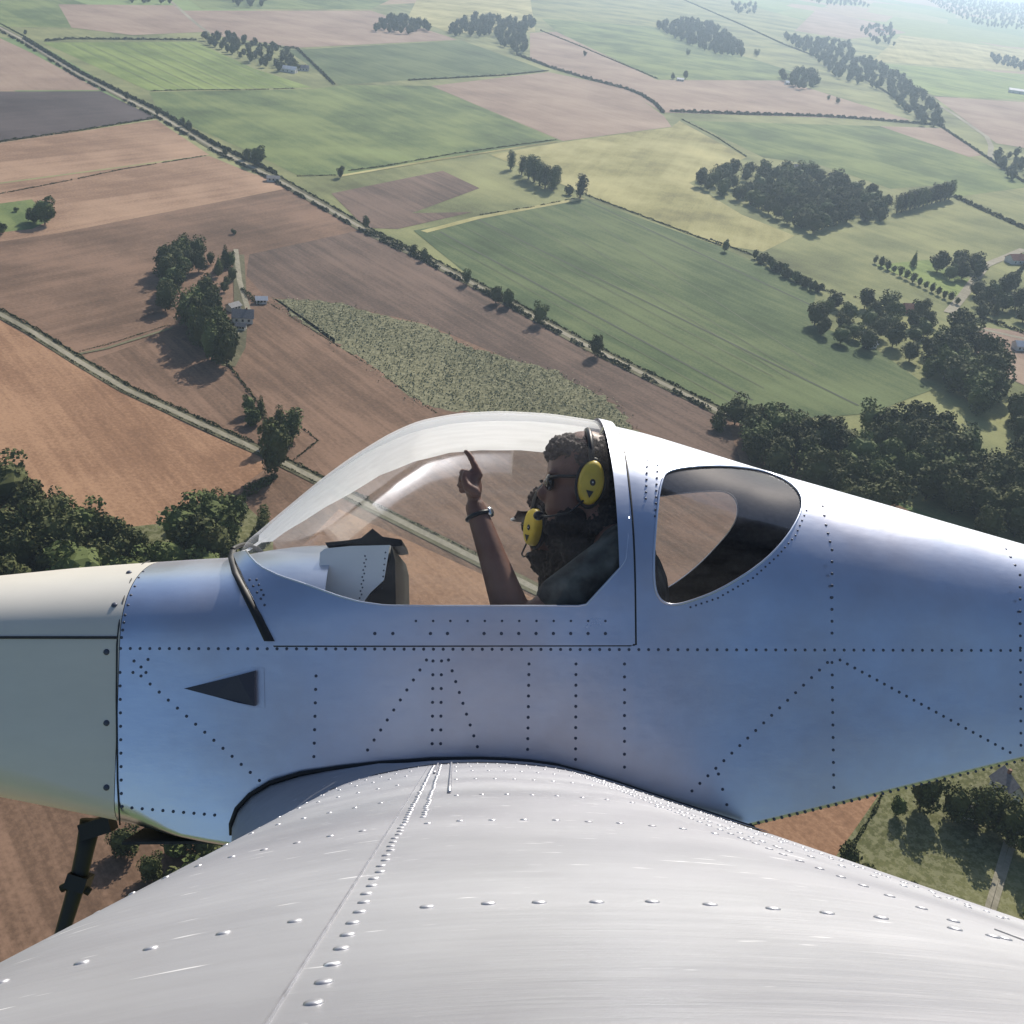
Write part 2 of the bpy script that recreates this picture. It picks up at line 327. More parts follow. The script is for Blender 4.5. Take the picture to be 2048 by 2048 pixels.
# ---------------------------------------------------------------- vegetation
def quads(P, size, nrm=None, jit=1.0):
    n = len(P); v = rng.normal(size=(n, 3)); 
    if nrm is not None: v = nrm+v*jit*.6
    v /= np.linalg.norm(v, axis=1)[:, None]+1e-9
    r = rng.normal(size=(n, 3)); a = np.cross(v, r); a /= np.linalg.norm(a, axis=1)[:, None]+1e-9; b = np.cross(v, a)
    s = (size if np.ndim(size) else np.full(n, size))[:, None]*rng.uniform(.6, 1.3, (n, 1))
    V = np.stack([P-a*s-b*s*.7, P+a*s*.9-b*s, P+a*s+b*s*.8, P-a*s*.8+b*s], 1).reshape(-1, 3)
    return V
def qmesh(V, extra=None, z0=False):
    n = len(V)//4; me = bpy.data.meshes.new('m')
    vs = V; fs = [(4*i, 4*i+1, 4*i+2, 4*i+3) for i in range(n)]
    if extra is not None:
        ev, ef = extra; fs = fs+[tuple(j+len(vs) for j in f) for f in ef]; vs = np.vstack([vs, np.array(ev)])
    me.from_pydata(vs.tolist(), [], fs); me.update(); return me
def ico(c, r, sub=2, jit=.15):
    bm = bmesh.new(); bmesh.ops.create_icosphere(bm, subdivisions=sub, radius=1)
    vs = [Vector((v.co.x*r[0], v.co.y*r[1], v.co.z*r[2]))*(1+random.uniform(-jit, jit))+Vector(c) for v in bm.verts]
    fs = [[q.index for q in f.verts] for f in bm.faces]; bm.free(); return vs, fs
def crown_mesh(kind, n=1300):
    blobs = []
    if kind == 'round':
        for i in range(random.randint(9, 13)):
            a = random.uniform(0, 6.28); zz = random.uniform(.22, .86); rr = .30*math.sqrt(max(.05, 1-((zz-.52)/.42)**2))*random.uniform(.5, 1.05)
            blobs.append((rr*math.cos(a), rr*math.sin(a), zz, random.uniform(.11, .19)))
        blobs.append((0, 0, .5, .28)); blobs.append((0,0,.28,.2)); core = [((0, 0, .48), (.26, .26, .32))]
    elif kind == 'poplar':
        for i in range(12):
            zz = .15+.8*i/12; r = .11*math.sin(math.pi*min(.98, max(.1, zz*.95)))**.6+.03; a = random.uniform(0, 6.28)
            blobs.append((.04*math.cos(a), .04*math.sin(a), zz, r))
        core = [((0, 0, .5), (.085, .085, .40))]
    elif kind == 'conifer':
        for i in range(12):
            zz = .1+.86*i/12; blobs.append((0, 0, zz, max(.025, .2*(1-zz)))) 
        core = [((0, 0, .35), (.10, .10, .32))]
    else:
        for i in range(8):
            a = random.uniform(0, 6.28); rr = random.uniform(0, .45); blobs.append((rr*math.cos(a), rr*math.sin(a), random.uniform(.3, .65), random.uniform(.2, .33)))
        core = [((0, 0, .36), (.36, .36, .28))]
    B = np.array(blobs); w = B[:, 3]**2; idx = rng.choice(len(B), n, p=w/w.sum())
    d = rng.normal(size=(n, 3)); d /= np.linalg.norm(d, axis=1)[:, None]
    P = B[idx, :3]+d*(B[idx, 3]*rng.uniform(.72, 1.12, n))[:, None]
    sz = {'round': .024, 'poplar': .016, 'conifer': .016, 'bush': .05}[kind]
    V = quads(P, sz, d, 1.0); V[:, 2] = np.maximum(V[:, 2], .02)
    ev = []; ef = []
    for c, r in core:
        a, b = ico(c, r); ef += [[q+len(ev) for q in f] for f in b]; ev += [tuple(x) for x in a]
    return qmesh(V, (ev, ef))
def trunk_mesh(kind):
    b = MB(); h = .5 if kind != 'bush' else .3; r = .022
    b.tube([(0, 0, -.01), (.004, .003, h*.5), (0, .006, h)], [r, r*.75, r*.4], 7)
    for i in range(4):
        a = i*1.6+random.random(); b.tube([(0, 0, h*.55+.05*i), (.1*math.cos(a), .1*math.sin(a), h*.8+.06*i), (.17*math.cos(a), .17*math.sin(a), h+.07*i)] if kind == 'round' else [(0, 0, h*.5), (.03*math.cos(a), .03*math.sin(a), h)], [r*.5, r*.3, r*.12] if kind == 'round' else [r*.4, r*.15], 5)
    return b.me()
LIB = {}
for kd, cnt, n in (('round', 5, 1500), ('poplar', 2, 1000), ('conifer', 2, 1000), ('bush', 3, 700)):
    L_ = []
    for i in range(cnt):
        c = crown_mesh(kd, n); c.materials.append(M['leaf' if i % 3 else 'leaf2']); t = trunk_mesh(kd); t.materials.append(M['bark']); L_.append((c, t))
    LIB[kd] = L_
NAME = {'round': 'broadleaf_tree', 'poplar': 'poplar_tree', 'conifer': 'conifer_tree', 'bush': 'bush'}
CAT = {'round': 'tree', 'poplar': 'tree', 'conifer': 'tree', 'bush': 'bush'}
NT = [0]
PEND = []
def tree_at(p, h, kind='round', label='', group=None, wide=1.0, now=False):
    if kind == 'round' and not now:
        R_ = (p-Vector((0, 0, ALT))).length; PEND.append((-h/R_-(9 if not group else 0), len(PEND), p, h, label, group, wide)); return
    c, t = random.choice(LIB[kind]); o = bpy.data.objects.new(NAME[kind], None); COL.objects.link(o)
    o.location = (p.x, p.y, 0); o.rotation_euler = (0, 0, random.uniform(0, 6.28)); w = h*wide*random.uniform(.9, 1.12); o.scale = (w, w*random.uniform(.9, 1.1), h)
    o.empty_display_size = .1
    tag(o, label, CAT[kind], group)
    for nm, me in (('crown', c), ('trunk', t)):
        q = bpy.data.objects.new(nm, me); COL.objects.link(q); q.parent = o
    NT[0] += 1
    return o
def T(x, y, h, kind='round', label='', group=None, wide=1.0): return tree_at(ground(*k((x, y))), h, kind, label, group, wide)
def inpoly(x, y, P):
    c = False; j = len(P)-1
    for i in range(len(P)):
        if (P[i][1] > y) != (P[j][1] > y) and x < (P[j][0]-P[i][0])*(y-P[i][1])/(P[j][1]-P[i][1])+P[i][0]: c = not c
        j = i
    return c
def fill(poly, sp, holes=()):
    P = [tuple(ground(*k(p)))[:2] for p in poly]; H = [[tuple(ground(*k(p)))[:2] for p in h] for h in holes]
    x0, x1 = min(p[0] for p in P), max(p[0] for p in P); y0, y1 = min(p[1] for p in P), max(p[1] for p in P); out = []
    for _ in range(9000):
        x, y = random.uniform(x0, x1), random.uniform(y0, y1)
        if inpoly(x, y, P) and not any(inpoly(x, y, h) for h in H) and all((x-a)**2+(y-b)**2 > sp*sp for a, b in out): out.append((x, y))
    return [Vector((a, b, 0)) for a, b in out]
def wood(poly, sp, h0, h1, label, group, holes=(), kinds=('round',), wide=1.0):
    for p in fill(poly, sp, holes): tree_at(p, random.uniform(h0, h1), random.choice(kinds), label, group, wide)
# ---- single trees and small groups (display coordinates of the trunk foot)
T(85, 424, 17, 'round', 'lone dark round tree at the corner of the small green patch, left edge', wide=1.05)
T(66, 420, 9, 'bush', 'low dark shrub against the lone tree on the small green patch', wide=.9)
T(2, 442, 7, 'bush', 'dark bush at the left edge below the small green patch', wide=.8)
T(30, 400, 3, 'bush', 'tiny bush in the middle of the small green patch')
T(519, 893, 21, 'round', 'tall dark tree beside the left track, casting a long shadow onto the soil', wide=.72)
T(510, 845, 13, 'round', 'medium tree directly behind the tall tree beside the left track', wide=.7)
T(552, 830, 13, 'poplar', 'slim dark tree at the right of the trackside cluster', wide=1.9)
T(528, 812, 10, 'round', 'rear tree of the trackside cluster by the grassy corner', wide=.8)
T(470, 782, 9, 'round', 'left tree of the small clump on the field boundary below the farm', wide=.9)
T(492, 786, 10, 'conifer', 'pointed tree at the right of the small clump below the farm', wide=1.2)
T(480, 800, 7, 'bush', 'bushy shrub at the foot of the small clump below the farm', wide=.9)
T(396, 968, 9, 'round', 'round dark tree at the edge of the orange field above the nose', wide=1.1)
T(424, 958, 6, 'bush', 'bush between the round tree and the long shadow strip', wide=.8)
T(448, 985, 9, 'round', 'small round tree on the grass above the cowling', wide=.9)
T(434, 1045, 12, 'poplar', 'narrow dark tree rising just above the aluminium nose deck', wide=1.3)
T(497, 1000, 9, 'poplar', 'narrow dark tree left of the windshield foot', wide=1.3)
T(352, 990, 8, 'bush', 'scrubby bush at the corner of the orange field above the nose', wide=1.0)
T(375, 985, 7, 'bush', 'bush beside the round tree at the orange field edge', wide=1.0)
T(642, 336, 9, 'round', 'lone small round tree at the lower edge of the big green field', wide=.9)
T(442, 442, 3.5, 'bush', 'tiny bush by the tip of the farm grove', wide=.9)
T(1722, 503, 12, 'conifer', 'single pointed tree on the bright strip near the right edge', wide=1.1)
T(1367, 475, 9, 'round', 'small tree at the corner of the green crop field', wide=.7)
T(1103, 106, 8, 'round', 'lone tree on the pink stubble field near the top', wide=1.1)
T(1297, 104, 10, 'round', 'lone tree on the upper right meadow below the long wood', wide=1.1)
T(1427, 106, 12, 'round', 'round tree just off the right tip of the long upper wood', wide=1.2)
T(1269, 150, 9, 'round', 'left tree of the pair beside the white barn', wide=1.0); T(1293, 149, 11, 'round', 'right tree of the pair beside the white barn', wide=1.0)
T(1580, 195, 8, 'round', 'small tree standing in the pink field right of the upper farmhouse grove', wide=1.1)
T(1563, 188, 6, 'round', 'smaller tree beside the lone one in the pink field', wide=1.0)
T(1358, 792, 6, 'bush', 'brown green bush just behind the canopy glare', wide=.9)
T(1352, 812, 7, 'bush', 'rust tinged bush at the field corner near the right wood', wide=.9)
# hedgerow trees along the diagonal road
g = 'trees along the diagonal field road'
for i, (x, y, h, w, l) in enumerate([(48, 66, 6, 1, 'first hedgerow tree at the far upper left end of the diagonal road'), (240, 188, 6, 1, 'small hedgerow tree by the dark field corner'), (297, 217, 7, .9, 'small round tree at the junction of the dark field and the diagonal road'),
 (356, 250, 11, .8, 'taller hedgerow tree below the dark field corner'), (345, 240, 8, .9, 'lower companion of the taller hedgerow tree below the dark field corner'), (485, 312, 16, .95, 'largest hedgerow tree on the diagonal road by the parked white things'), (466, 302, 10, 1, 'tree left of the largest hedgerow tree'), (425, 295, 7, 1, 'low tree on the field side of the diagonal road'),
 (690, 432, 9, .8, 'hedgerow tree beside the corner of the small purple field'), (800, 492, 8, .9, 'hedgerow tree near the left corner of the dark green crop'), (880, 537, 9, .8, 'hedgerow tree with forked shadow beside the dark green crop'), (935, 572, 10, .9, 'left tree of the close pair along the diagonal road'), (958, 578, 11, .75, 'right tree of the close pair along the diagonal road'),
 (1017, 612, 12, .85, 'hedgerow tree with long shadow above the canopy'), (1122, 672, 11, .85, 'last hedgerow tree before the road reaches the right wood'), (780, 478, 6, 1, 'small bush-like tree at the head of the dark green crop')]): T(x, y, h, 'round', l, g, w)
g = 'row of poplars on the dry pasture'
for i, (x, y, h) in enumerate([(963, 320, 15), (984, 330, 15), (997, 338, 19), (1008, 343, 19), (1018, 350, 18), (1028, 356, 18), (1042, 360, 19), (1047, 352, 16)]):
    T(x, y, h, 'poplar', 'poplar in the row of slim dark trees on the dry pasture', g, 1.55)
T(1074, 368, 8, 'bush', 'low tree between the poplar row and the corner tree', wide=.9); T(1094, 374, 18, 'poplar', 'tall tree at the corner where the poplar row meets the crop field', wide=1.8)
# farm grove
g = 'trees round the farmhouse'
wood([(312, 515), (345, 480), (385, 490), (375, 520), (335, 540), (320, 590), (300, 590)], 8.5, 10, 15, 'dark tree on the left side of the farm grove', g)
wood([(395, 500), (435, 495), (440, 545), (415, 560)], 8.5, 6, 9, 'small garden tree behind the farmhouse roof', g)
wood([(355, 610), (385, 575), (425, 640), (428, 692), (395, 680), (365, 640)], 8, 15, 20, 'tall dark tree on the near side of the farm grove', g, wide=.8)
T(425, 505, 14, 'conifer', 'pointed conifer at the upper tip of the farm grove', g, 1.3); T(412, 515, 10, 'conifer', 'smaller conifer beside the pointed one in the farm grove', g, 1.3)
# woods
g = 'trees of the dark wood at lower left'
wood([(-120, 925), (60, 965), (150, 990), (230, 1030), (300, 1045), (410, 1030), (420, 1110), (-120, 1150)], 9.5, 14, 19, 'broadleaf tree in the dark wood above the cowling at lower left', g, wide=1.15)
wood([(420, 1020), (520, 1010), (500, 1100), (430, 1110)], 9, 7, 10, 'small tree at the right end of the dark wood by the windshield foot', g)
wood([(185, 1590), (400, 1590), (400, 1700), (330, 1700), (260, 1640)], 7, 6, 9, 'tree seen under the cowling beside the black gear leg', 'trees under the nose', kinds=('bush', 'round'))
g = 'trees of the island wood in the dry grass'
wood([(1300, 350), (1320, 338), (1440, 325), (1540, 335), (1625, 372), (1685, 395), (1665, 420), (1605, 415), (1570, 440), (1510, 442), (1440, 402), (1380, 380)], 12, 12, 16, 'broadleaf tree in the island wood on the dry grass', g, wide=1.15, holes=[[(1375, 345), (1420, 340), (1430, 365), (1395, 370)]])
for i in range(13): 
    s = i/12; T(1692+98*s, 402-26*s, random.uniform(15, 18), 'poplar', 'poplar in the straight windbreak at the right end of the island wood', 'poplars of the windbreak', 1.7)
g = 'trees along the stream right of the crop'
wood([(1530, 612), (1548, 585), (1600, 575), (1740, 600), (1765, 640), (1790, 700), (1765, 728), (1700, 690), (1620, 655), (1550, 645)], 13, 10, 15, 'tree in the stream wood right of the green crop', g, wide=1.2)
g = 'large trees in the clump by the clearing'
wood([(1765, 700), (1800, 640), (1865, 690), (1880, 775), (1830, 790), (1800, 745)], 11, 15, 20, 'large tree in the clump left of the small clearing', g, wide=1.15)
g = 'trees of the near right wood'
wood([(1385, 800), (1480, 812), (1580, 850), (1650, 910), (1690, 985), (1600, 985), (1500, 930), (1400, 870)], 9.5, 13, 18, 'broadleaf tree in the near wood behind the turtle deck', g, wide=1.1)
wood([(1625, 810), (1700, 830), (1790, 830), (1830, 890), (1960, 980), (2000, 1060), (1850, 1020), (1740, 940), (1650, 880)], 9.5, 14, 19, 'broadleaf tree in the near wood by the right edge', g, wide=1.1)
wood([(1905, 790), (1990, 760), (2000, 930), (1920, 890)], 10, 13, 17, 'tree at the right edge beside the small clearing', g)
g = 'trees of the hamlet at right'
wood([(1760, 512), (1800, 500), (1852, 505), (1850, 525), (1790, 530)], 12, 11, 15, 'tree in the upper hamlet grove near the right edge', g, wide=1.15)
wood([(1835, 560), (1900, 545), (1970, 570), (1970, 620), (1850, 600)], 12, 10, 15, 'tree in the lower hamlet grove near the right edge', g, kinds=('round', 'round', 'conifer'), wide=1.15)
g = 'trees of the line across the strip field'
for i in range(14): s = i/13; T(1650+155*s, 497+78*s, random.uniform(5, 8), 'round', 'small tree in the line across the strip field at right', g, .9)
g = 'bushes along the far side of the crop'
for i in range(22): s = i/21; T(1425+118*s+random.uniform(-4, 4), 490+60*s+random.uniform(-5, 5), random.uniform(5, 8), random.choice(['round', 'bush']), 'low tree in the overgrown hedge along the far side of the green crop', g, .9)
# trees below the tail
g = 'trees below the tail'
for x, y, h, kd, l in [(1735, 1525, 13, 'round', 'left tree below the tail, its shadow long on the rough grass'), (1690, 1540, 7, 'round', 'small tree at the corner of the orange field below the tail'), (1795, 1545, 11, 'round', 'middle tree below the tail'), (1840, 1562, 14, 'poplar', 'slim tall tree below the tail'), (1872, 1560, 12, 'round', 'round tree below the tail next to the white gable'),
 (1900, 1590, 13, 'round', 'tree under the tail near the right edge'), (1940, 1620, 14, 'round', 'large tree at the right edge beside the twin pale ruts'), (1960, 1740, 12, 'round', 'dark tree at the right edge below the pale ruts'), (1602, 1625, 5, 'bush', 'dark round bush at the corner of the orange field and rough grass'), (1640, 1650, 3.5, 'bush', 'small pointed bush beside the dark round one above the wing'), (1720, 1680, 2.5, 'bush', 'tiny bush touching the wing edge on the rough grass')]:
    T(x, y, h, kd, l, g, 1.6 if kd == 'poplar' else .9)
# ---- far woodland: too small and dense to count
MP = []
def mass(polys, sp, h0, h1):
    for poly in polys:
        for p in fill(poly, sp): MP.append((p, random.uniform(h0, h1), 1.0))
mass([[(703, 60), (720, 44), (755, 38), (790, 46), (808, 60), (760, 66)], [(845, 68), (870, 42), (930, 36), (985, 50), (995, 68), (920, 70)], [(930, 78), (985, 75), (995, 98), (975, 104)], [(988, 40), (1010, 42), (1005, 55), (990, 55)]], 15, 11, 17)
mass([[(380, 72), (395, 85), (470, 118), (520, 136), (560, 135), (545, 108), (500, 88), (430, 75)]], 13, 8, 13)
mass([[(1235, 52), (1300, 42), (1345, 50), (1395, 88), (1400, 108), (1350, 104), (1270, 72)], [(1470, 146), (1530, 140), (1545, 166), (1500, 170)]], 15, 12, 17)
mass([[(1478, 70), (1600, 84), (1610, 112), (1550, 115), (1500, 90)], [(1545, 118), (1640, 115), (1700, 150), (1760, 200), (1778, 240), (1740, 238), (1660, 170), (1580, 150)]], 17, 11, 16)
mass([[(1490, -6), (1600, -4), (1640, 14), (1560, 10)], [(1740, -4), (1950, 10), (1950, 60), (1850, 50), (1790, 24)], [(1620, 56), (1680, 50), (1690, 90), (1650, 84)], [(1380, 8), (1425, 10), (1425, 28), (1390, 26)]], 32, 11, 16)
mass([[(1868, 108), (1900, 112), (1960, 132), (1950, 140), (1880, 122)], [(1868, 300), (1900, 296), (1960, 300), (1960, 372), (1910, 345)]], 16, 9, 14)
mass([[(410, -4), (520, -8), (500, 14), (450, 14)], [(200, -6), (330, -6), (325, 10), (250, 6)]], 16, 8, 13)
PEND.sort(key=lambda q: (q[0], q[1]))
for i, (_, _, p, h, label, group, wide) in enumerate(PEND):
    if i < 298: tree_at(p, h, 'round', label, group, wide, True)
    else: MP.append((p, h, wide))
def build_mass():
    Vs = []; ev = []; ef = []
    for p, h, wd in MP:
        R_ = (p-Vector((0, 0, ALT))).length; near = R_ < 1100; nn = 420 if near else 120; r = h*.38*wd; B = []
        for i in range(6): a = random.uniform(0, 6.28); q = random.uniform(.2, .6)*r; B.append((q*math.cos(a), q*math.sin(a), h*random.uniform(.3, .75), r*random.uniform(.4, .6)))
        B.append((0, 0, h*.5, r*.8)); B = np.array(B); ix = rng.choice(len(B), nn); d = rng.normal(size=(nn, 3)); d /= np.linalg.norm(d, axis=1)[:, None]
        P = B[ix, :3]+d*(B[ix, 3]*rng.uniform(.75, 1.15, nn))[:, None]+np.array([p.x, p.y, 0]); Vs.append(quads(P, h*(.03 if near else .055), d))
        a, b = ico((p.x, p.y, h*.45), (r*.7, r*.7, h*.42), 1, .2); ef += [[q+len(ev) for q in f] for f in b]; ev += [tuple(x) for x in a]
    V = np.vstack(Vs); V[:, 2] = np.maximum(V[:, 2], .05); o = obj('woodland', qmesh(V, (ev, ef)), None, M['leaf']); tag(o, 'distant woods and copses fading blue into the haze', 'woodland', None, 'stuff')
build_mass()
# ---- hedges
def hedge(pts, w, h, label, dens=5.0, gap=0.0, leaf=.35, disp=True, m='leaf'):
    ps = [ground(*(k(p) if disp else p)) for p in pts]; PP = []; 
    for a, b in zip(ps[:-1], ps[1:]):
        L = (b-a).length; n = int(min(16000, L*dens*w)); 
        if n < 2: continue
        s = rng.uniform(0, 1, n); base = np.outer(1-s, a)+np.outer(s, b); t = (b-a)/L; sv = np.array([-t.y, t.x, 0])
        ph = random.uniform(0, 60); ss = s*L+ph
        env = .62+.38*np.sin(ss*.55)*np.sin(ss*.173+1)+rng.normal(size=n)*.08
        if gap: keep = (np.sin(ss*.09)+np.sin(ss*.231+2)+np.sin(ss*.037)) > gap; base = base[keep]; env = env[keep]; n = len(base)
        if not n: continue
        th = rng.uniform(0, math.pi, n); rr = np.sqrt(rng.uniform(.35, 1, n))
        PP.append(base+np.outer(np.cos(th)*rr*w/2*env, sv)+np.outer(np.sin(th)*rr*h*env, [0, 0, 1]))
    P = np.vstack(PP); V = quads(P, leaf); V[:, 2] = np.maximum(V[:, 2], .03)
    o = obj('hedge', qmesh(V), None, M[m]); tag(o, label, 'hedge'); return o
def shift(pts, dx, dy): return [(x+dx, y+dy) for x, y in pts]
hedge(shift(RB, 4, -5), 2.2, 1.5, 'long low hedge on the meadow side of the diagonal road', 3, leaf=.4)
hedge(shift(RB, -4, 5), 3.2, 2.4, 'broken hedge on the soil side of the diagonal road', 4, gap=-.2, leaf=.4)
hedge([(45, 74), (150, 137), (240, 181), (300, 210), (400, 270), (520, 328)], 4.5, 3.2, 'thick dark hedge along the upper left half of the diagonal road', 4, leaf=.5)
hedge([(690, 437), (720, 450), (760, 468), (800, 490), (825, 500)], 4.5, 3, 'thick hedge piece at the head of the green crop', 5)
hedge([(905, 548), (960, 575), (1000, 600)], 4, 2.6, 'thick hedge piece under the close pair of roadside trees', 5)
hedge(shift(RA[1:10], 5, -6), 2.0, 1.4, 'dark ditch growth on the upper side of the left track', 8, leaf=.25); hedge(shift(RA[1:10], -5, 6), 1.4, 1.0, 'thin growth on the lower side of the left track', 6, leaf=.2)
hedge([(690, 944), (800, 998), (905, 1050)], 1.6, .9, 'ditch growth beside the track seen through the canopy', 7, leaf=.2)
hedge([(150, 663), (200, 651), (260, 632), (320, 613)], 1.0, .5, 'thin ditch line running from the left track towards the farm', 6, leaf=.2)
hedge([(-40, 275), (0, 268), (150, 247), (295, 223)], 2.6, 1.8, 'dark hedge under the darkest field at the left', 4, leaf=.35)
hedge([(-40, 372), (0, 366), (120, 343), (230, 320), (395, 293)], 1.5, .8, 'thin hedge between the two orange fields at the left', 4, gap=-.6, leaf=.3)
hedge([(85, 78), (130, 74), (250, 75), (370, 76)], 4, 3, 'hedge along the top of the bright striped meadow', 3, leaf=.5)
hedge([(420, 76), (470, 85), (560, 92), (630, 160)], 4, 3, 'hedge behind the upper left farm woodland', 2.5, leaf=.5)
hedge([(285, 172), (350, 170), (470, 170), (560, 167)], 1.8, 1, 'thin hedge between the two upper left meadows', 2.5, gap=-.5, leaf=.4)
hedge([(655, 323), (720, 315), (860, 290), (1050, 264)], 2, 1.3, 'hedge along the lower edge of the big green meadow', 3, leaf=.35)
hedge([(560, 333), (635, 331)], 1.6, 1, 'short hedge left of the lone round tree', 3, leaf=.3)
hedge([(770, 152), (850, 148), (960, 142), (1034, 134)], 3, 2, 'dark hedge on top of the central pink field', 3, leaf=.5)
hedge([(975, 104), (1035, 127), (1110, 150), (1180, 168), (1210, 180), (1235, 196), (1252, 214)], 5, 4, 'tree-lined hedge behind the central pink field', 3, leaf=.6)
hedge([(1265, 211), (1400, 216), (1550, 220), (1640, 226), (1780, 238)], 6, 4, 'long bushy hedge across the upper right fields', 3, leaf=.6)
hedge([(1020, 58), (1100, 90), (1240, 149)], 3, 2, 'hedge below the upper right meadow', 2, leaf=.5)
hedge([(1290, 0), (1400, 48), (1480, 85), (1600, 130), (1720, 205), (1775, 240), (1865, 300), (1932, 345)], 4, 3, 'road hedge sweeping down the upper right', 2, leaf=.6)
hedge([(1800, 372), (1850, 395), (1932, 432), (1980, 455)], 6, 4, 'hedge running off the right edge beside the windbreak', 3, leaf=.5)
hedge([(1105, 368), (1230, 415), (1360, 464)], 2.2, 1.4, 'dark hedge on top of the green crop', 4, leaf=.35)
hedge([(905, 406), (1000, 392), (1090, 374)], 1.8, 1.0, 'scrubby hedge from the corner tree to the purple field', 4, leaf=.3, gap=-.4)
hedge([(1285, 225), (1350, 258), (1408, 296)], 2, 1.2, 'thin hedge above the yellow grass', 3, leaf=.4)
hedge([(1340, 452), (1440, 490), (1540, 545), (1740, 590)], 2.4, 1.4, 'hedge behind the overgrown bushes of the crop', 3, leaf=.4, gap=-.6)
hedge([(430, 688), (455, 720), (490, 765)], 2, 1.2, 'short hedge joining the farm grove and the small clump', 5, leaf=.25)
hedge([(560, 800), (600, 832), (555, 868)], 1.2, .8, 'angular low hedge round the grassy corner by the tall tree', 7, leaf=.22)
hedge([(520, 900), (470, 930), (420, 965)], 6, 3.2, 'dense hedge in the shadow of the tall trackside tree', 6, leaf=.3)
hedge([(455, 545), (475, 565), (490, 575)], 3.5, 2.5, 'clipped hedge behind the farmhouse', 6, leaf=.25)
hedge([(500, 568), (560, 605), (700, 692), (830, 785)], 1.2, .5, 'faint weed line along the lower edge of the scrub patch', 5, leaf=.2, gap=-.3)
hedge([(1665, 1495), (1650, 1530), (1600, 1610)], 1.4, 1.0, 'spiky hedge between the orange field and the rough grass below the tail', 10, leaf=.2)
hedge([(1380, 796), (1230, 722), (1100, 660)], 1.4, .8, 'straggly verge growth near the right wood', 4, leaf=.25, gap=-.2)
hedge([(1935, 500), (1850, 600), (1960, 640)], 4, 3, 'garden hedge of the hamlet at the right edge', 4, leaf=.4)
# scrub tufts on the overgrown patch: nobody could count them
P = np.array([tuple(p) for p in (fill([(520, 565), (640, 575), (720, 598), (800, 615), (900, 662), (1050, 702), (1160, 762), (1190, 815), (1000, 795), (800, 762), (700, 688), (560, 600)], 2.2))])
Q = np.repeat(P, 7, 0)+rng.normal(size=(len(P)*7, 3))*[2.6, 2.6, 0]+np.outer(rng.uniform(.05, .8, len(P)*7), [0, 0, 1])
V = quads(Q, .3); V[:, 2] = np.maximum(V[:, 2], .05); o = obj('scrub', qmesh(V), None, foliage('scrub_tufts', (.06, .075, .03), (.30, .29, .175))); tag(o, None, None, None, 'stuff'); o['label'] = 'pale scrub and weeds covering the uncultivated patch'
o['category'] = 'scrub'
# ---- buildings
M['wall_w'] = simple('white_render', (.62, .60, .56), .85, noise=.1, scale=.8); M['wall_b'] = simple('brick_wall', (.28, .15, .10), .9, noise=.25, scale=2)
M['roof_g'] = simple('grey_roof', (.13, .13, .14), .7, noise=.25, scale=1.5); M['roof_r'] = simple('red_roof', (.30, .13, .09), .8, noise=.25, scale=1.5); M['roof_l'] = simple('pale_sheet_roof', (.55, .56, .58), .5, noise=.12, scale=.6)
M['pane'] = simple('window_dark', (.03, .035, .04), .15); M['wood'] = simple('door_brown', (.12, .08, .05), .7)
def house(x, y, L, Wd, h, rh, ang, wall, roof, name, label, cat='house', chim=True):
    p = ground(*k((x, y))); o = bpy.data.objects.new(name, None); COL.objects.link(o); o.location = p; o.rotation_euler = (0, 0, math.radians(ang)); tag(o, label, cat)
    a, b = L/2, Wd/2
    w = MB(); w.add([(-a, -b, 0), (a, -b, 0), (a, b, 0), (-a, b, 0), (-a, -b, h), (a, -b, h), (a, b, h), (-a, b, h), (-a, 0, h+rh), (a, 0, h+rh)], [(0, 1, 5, 4), (2, 3, 7, 6), (1, 2, 6, 9, 5), (3, 0, 4, 8, 7)]); w.build('wall', M[wall], o)
    r = MB(); e = .5
    for s in (-1, 1):
        q = [(-a-e, s*(b+e), h-e*rh/b+.05), (a+e, s*(b+e), h-e*rh/b+.05), (a+e, 0, h+rh+.08), (-a-e, 0, h+rh+.08)]; q2 = [(x_, y_, z_+.16) for x_, y_, z_ in q]
        r.add(q+q2, [(0, 1, 2, 3), (4, 5, 6, 7), (0, 1, 5, 4), (1, 2, 6, 5), (2, 3, 7, 6), (3, 0, 4, 7)])
    ro = r.build('roof', M[roof], o)
    if chim: c = MB(); c.box(a*.3, a*.3+.7, -.35, .35, h+rh-.6, h+rh+1.0); c.build('chimney', M['wall_b'], ro)
    for s in (-1, 1):
        for i in range(3):
            wm = MB(); xx = (-.6+.6*i)*a; wm.box(xx-.5, xx+.5, s*b-.03, s*b+.03, 1.0, 2.2); wm.build('window', M['pane'], o)
    dm = MB(); dm.box(a-.03, a+.04, -.5, .5, 0, 2.1); dm.build('door', M['wood'], o)
    return o
house(458, 606, 9, 7.5, 3, 2.6, 15, 'wall_w', 'roof_g', 'farmhouse', 'farmhouse with slate grey roof at the edge of the farm grove')
house(440, 585, 6, 4, 2.4, 1.2, 60, 'wall_w', 'roof_g', 'shed', 'low grey shed behind the slate roofed farmhouse', 'shed', False)
house(493, 572, 5, 3.4, 2.2, 1.1, 20, 'wall_w', 'roof_l', 'shed', 'small pale roofed shed right of the farm track', 'shed', False)
house(455, 622, 4, 3, 2.2, .9, 0, 'wall_w', 'roof_g', 'shed', 'tiny shed in front of the farmhouse', 'shed', False)
house(398, 640, 4, 3, 2.2, .9, 10, 'wall_w', 'roof_l', 'shed', 'white shed glimpsed between the tall grove trees', 'shed', False)
house(475, 298, 7, 5, 2.5, 1.6, 30, 'wall_w', 'roof_l', 'barn', 'small white roofed barn beside the largest hedgerow tree', 'barn', False)
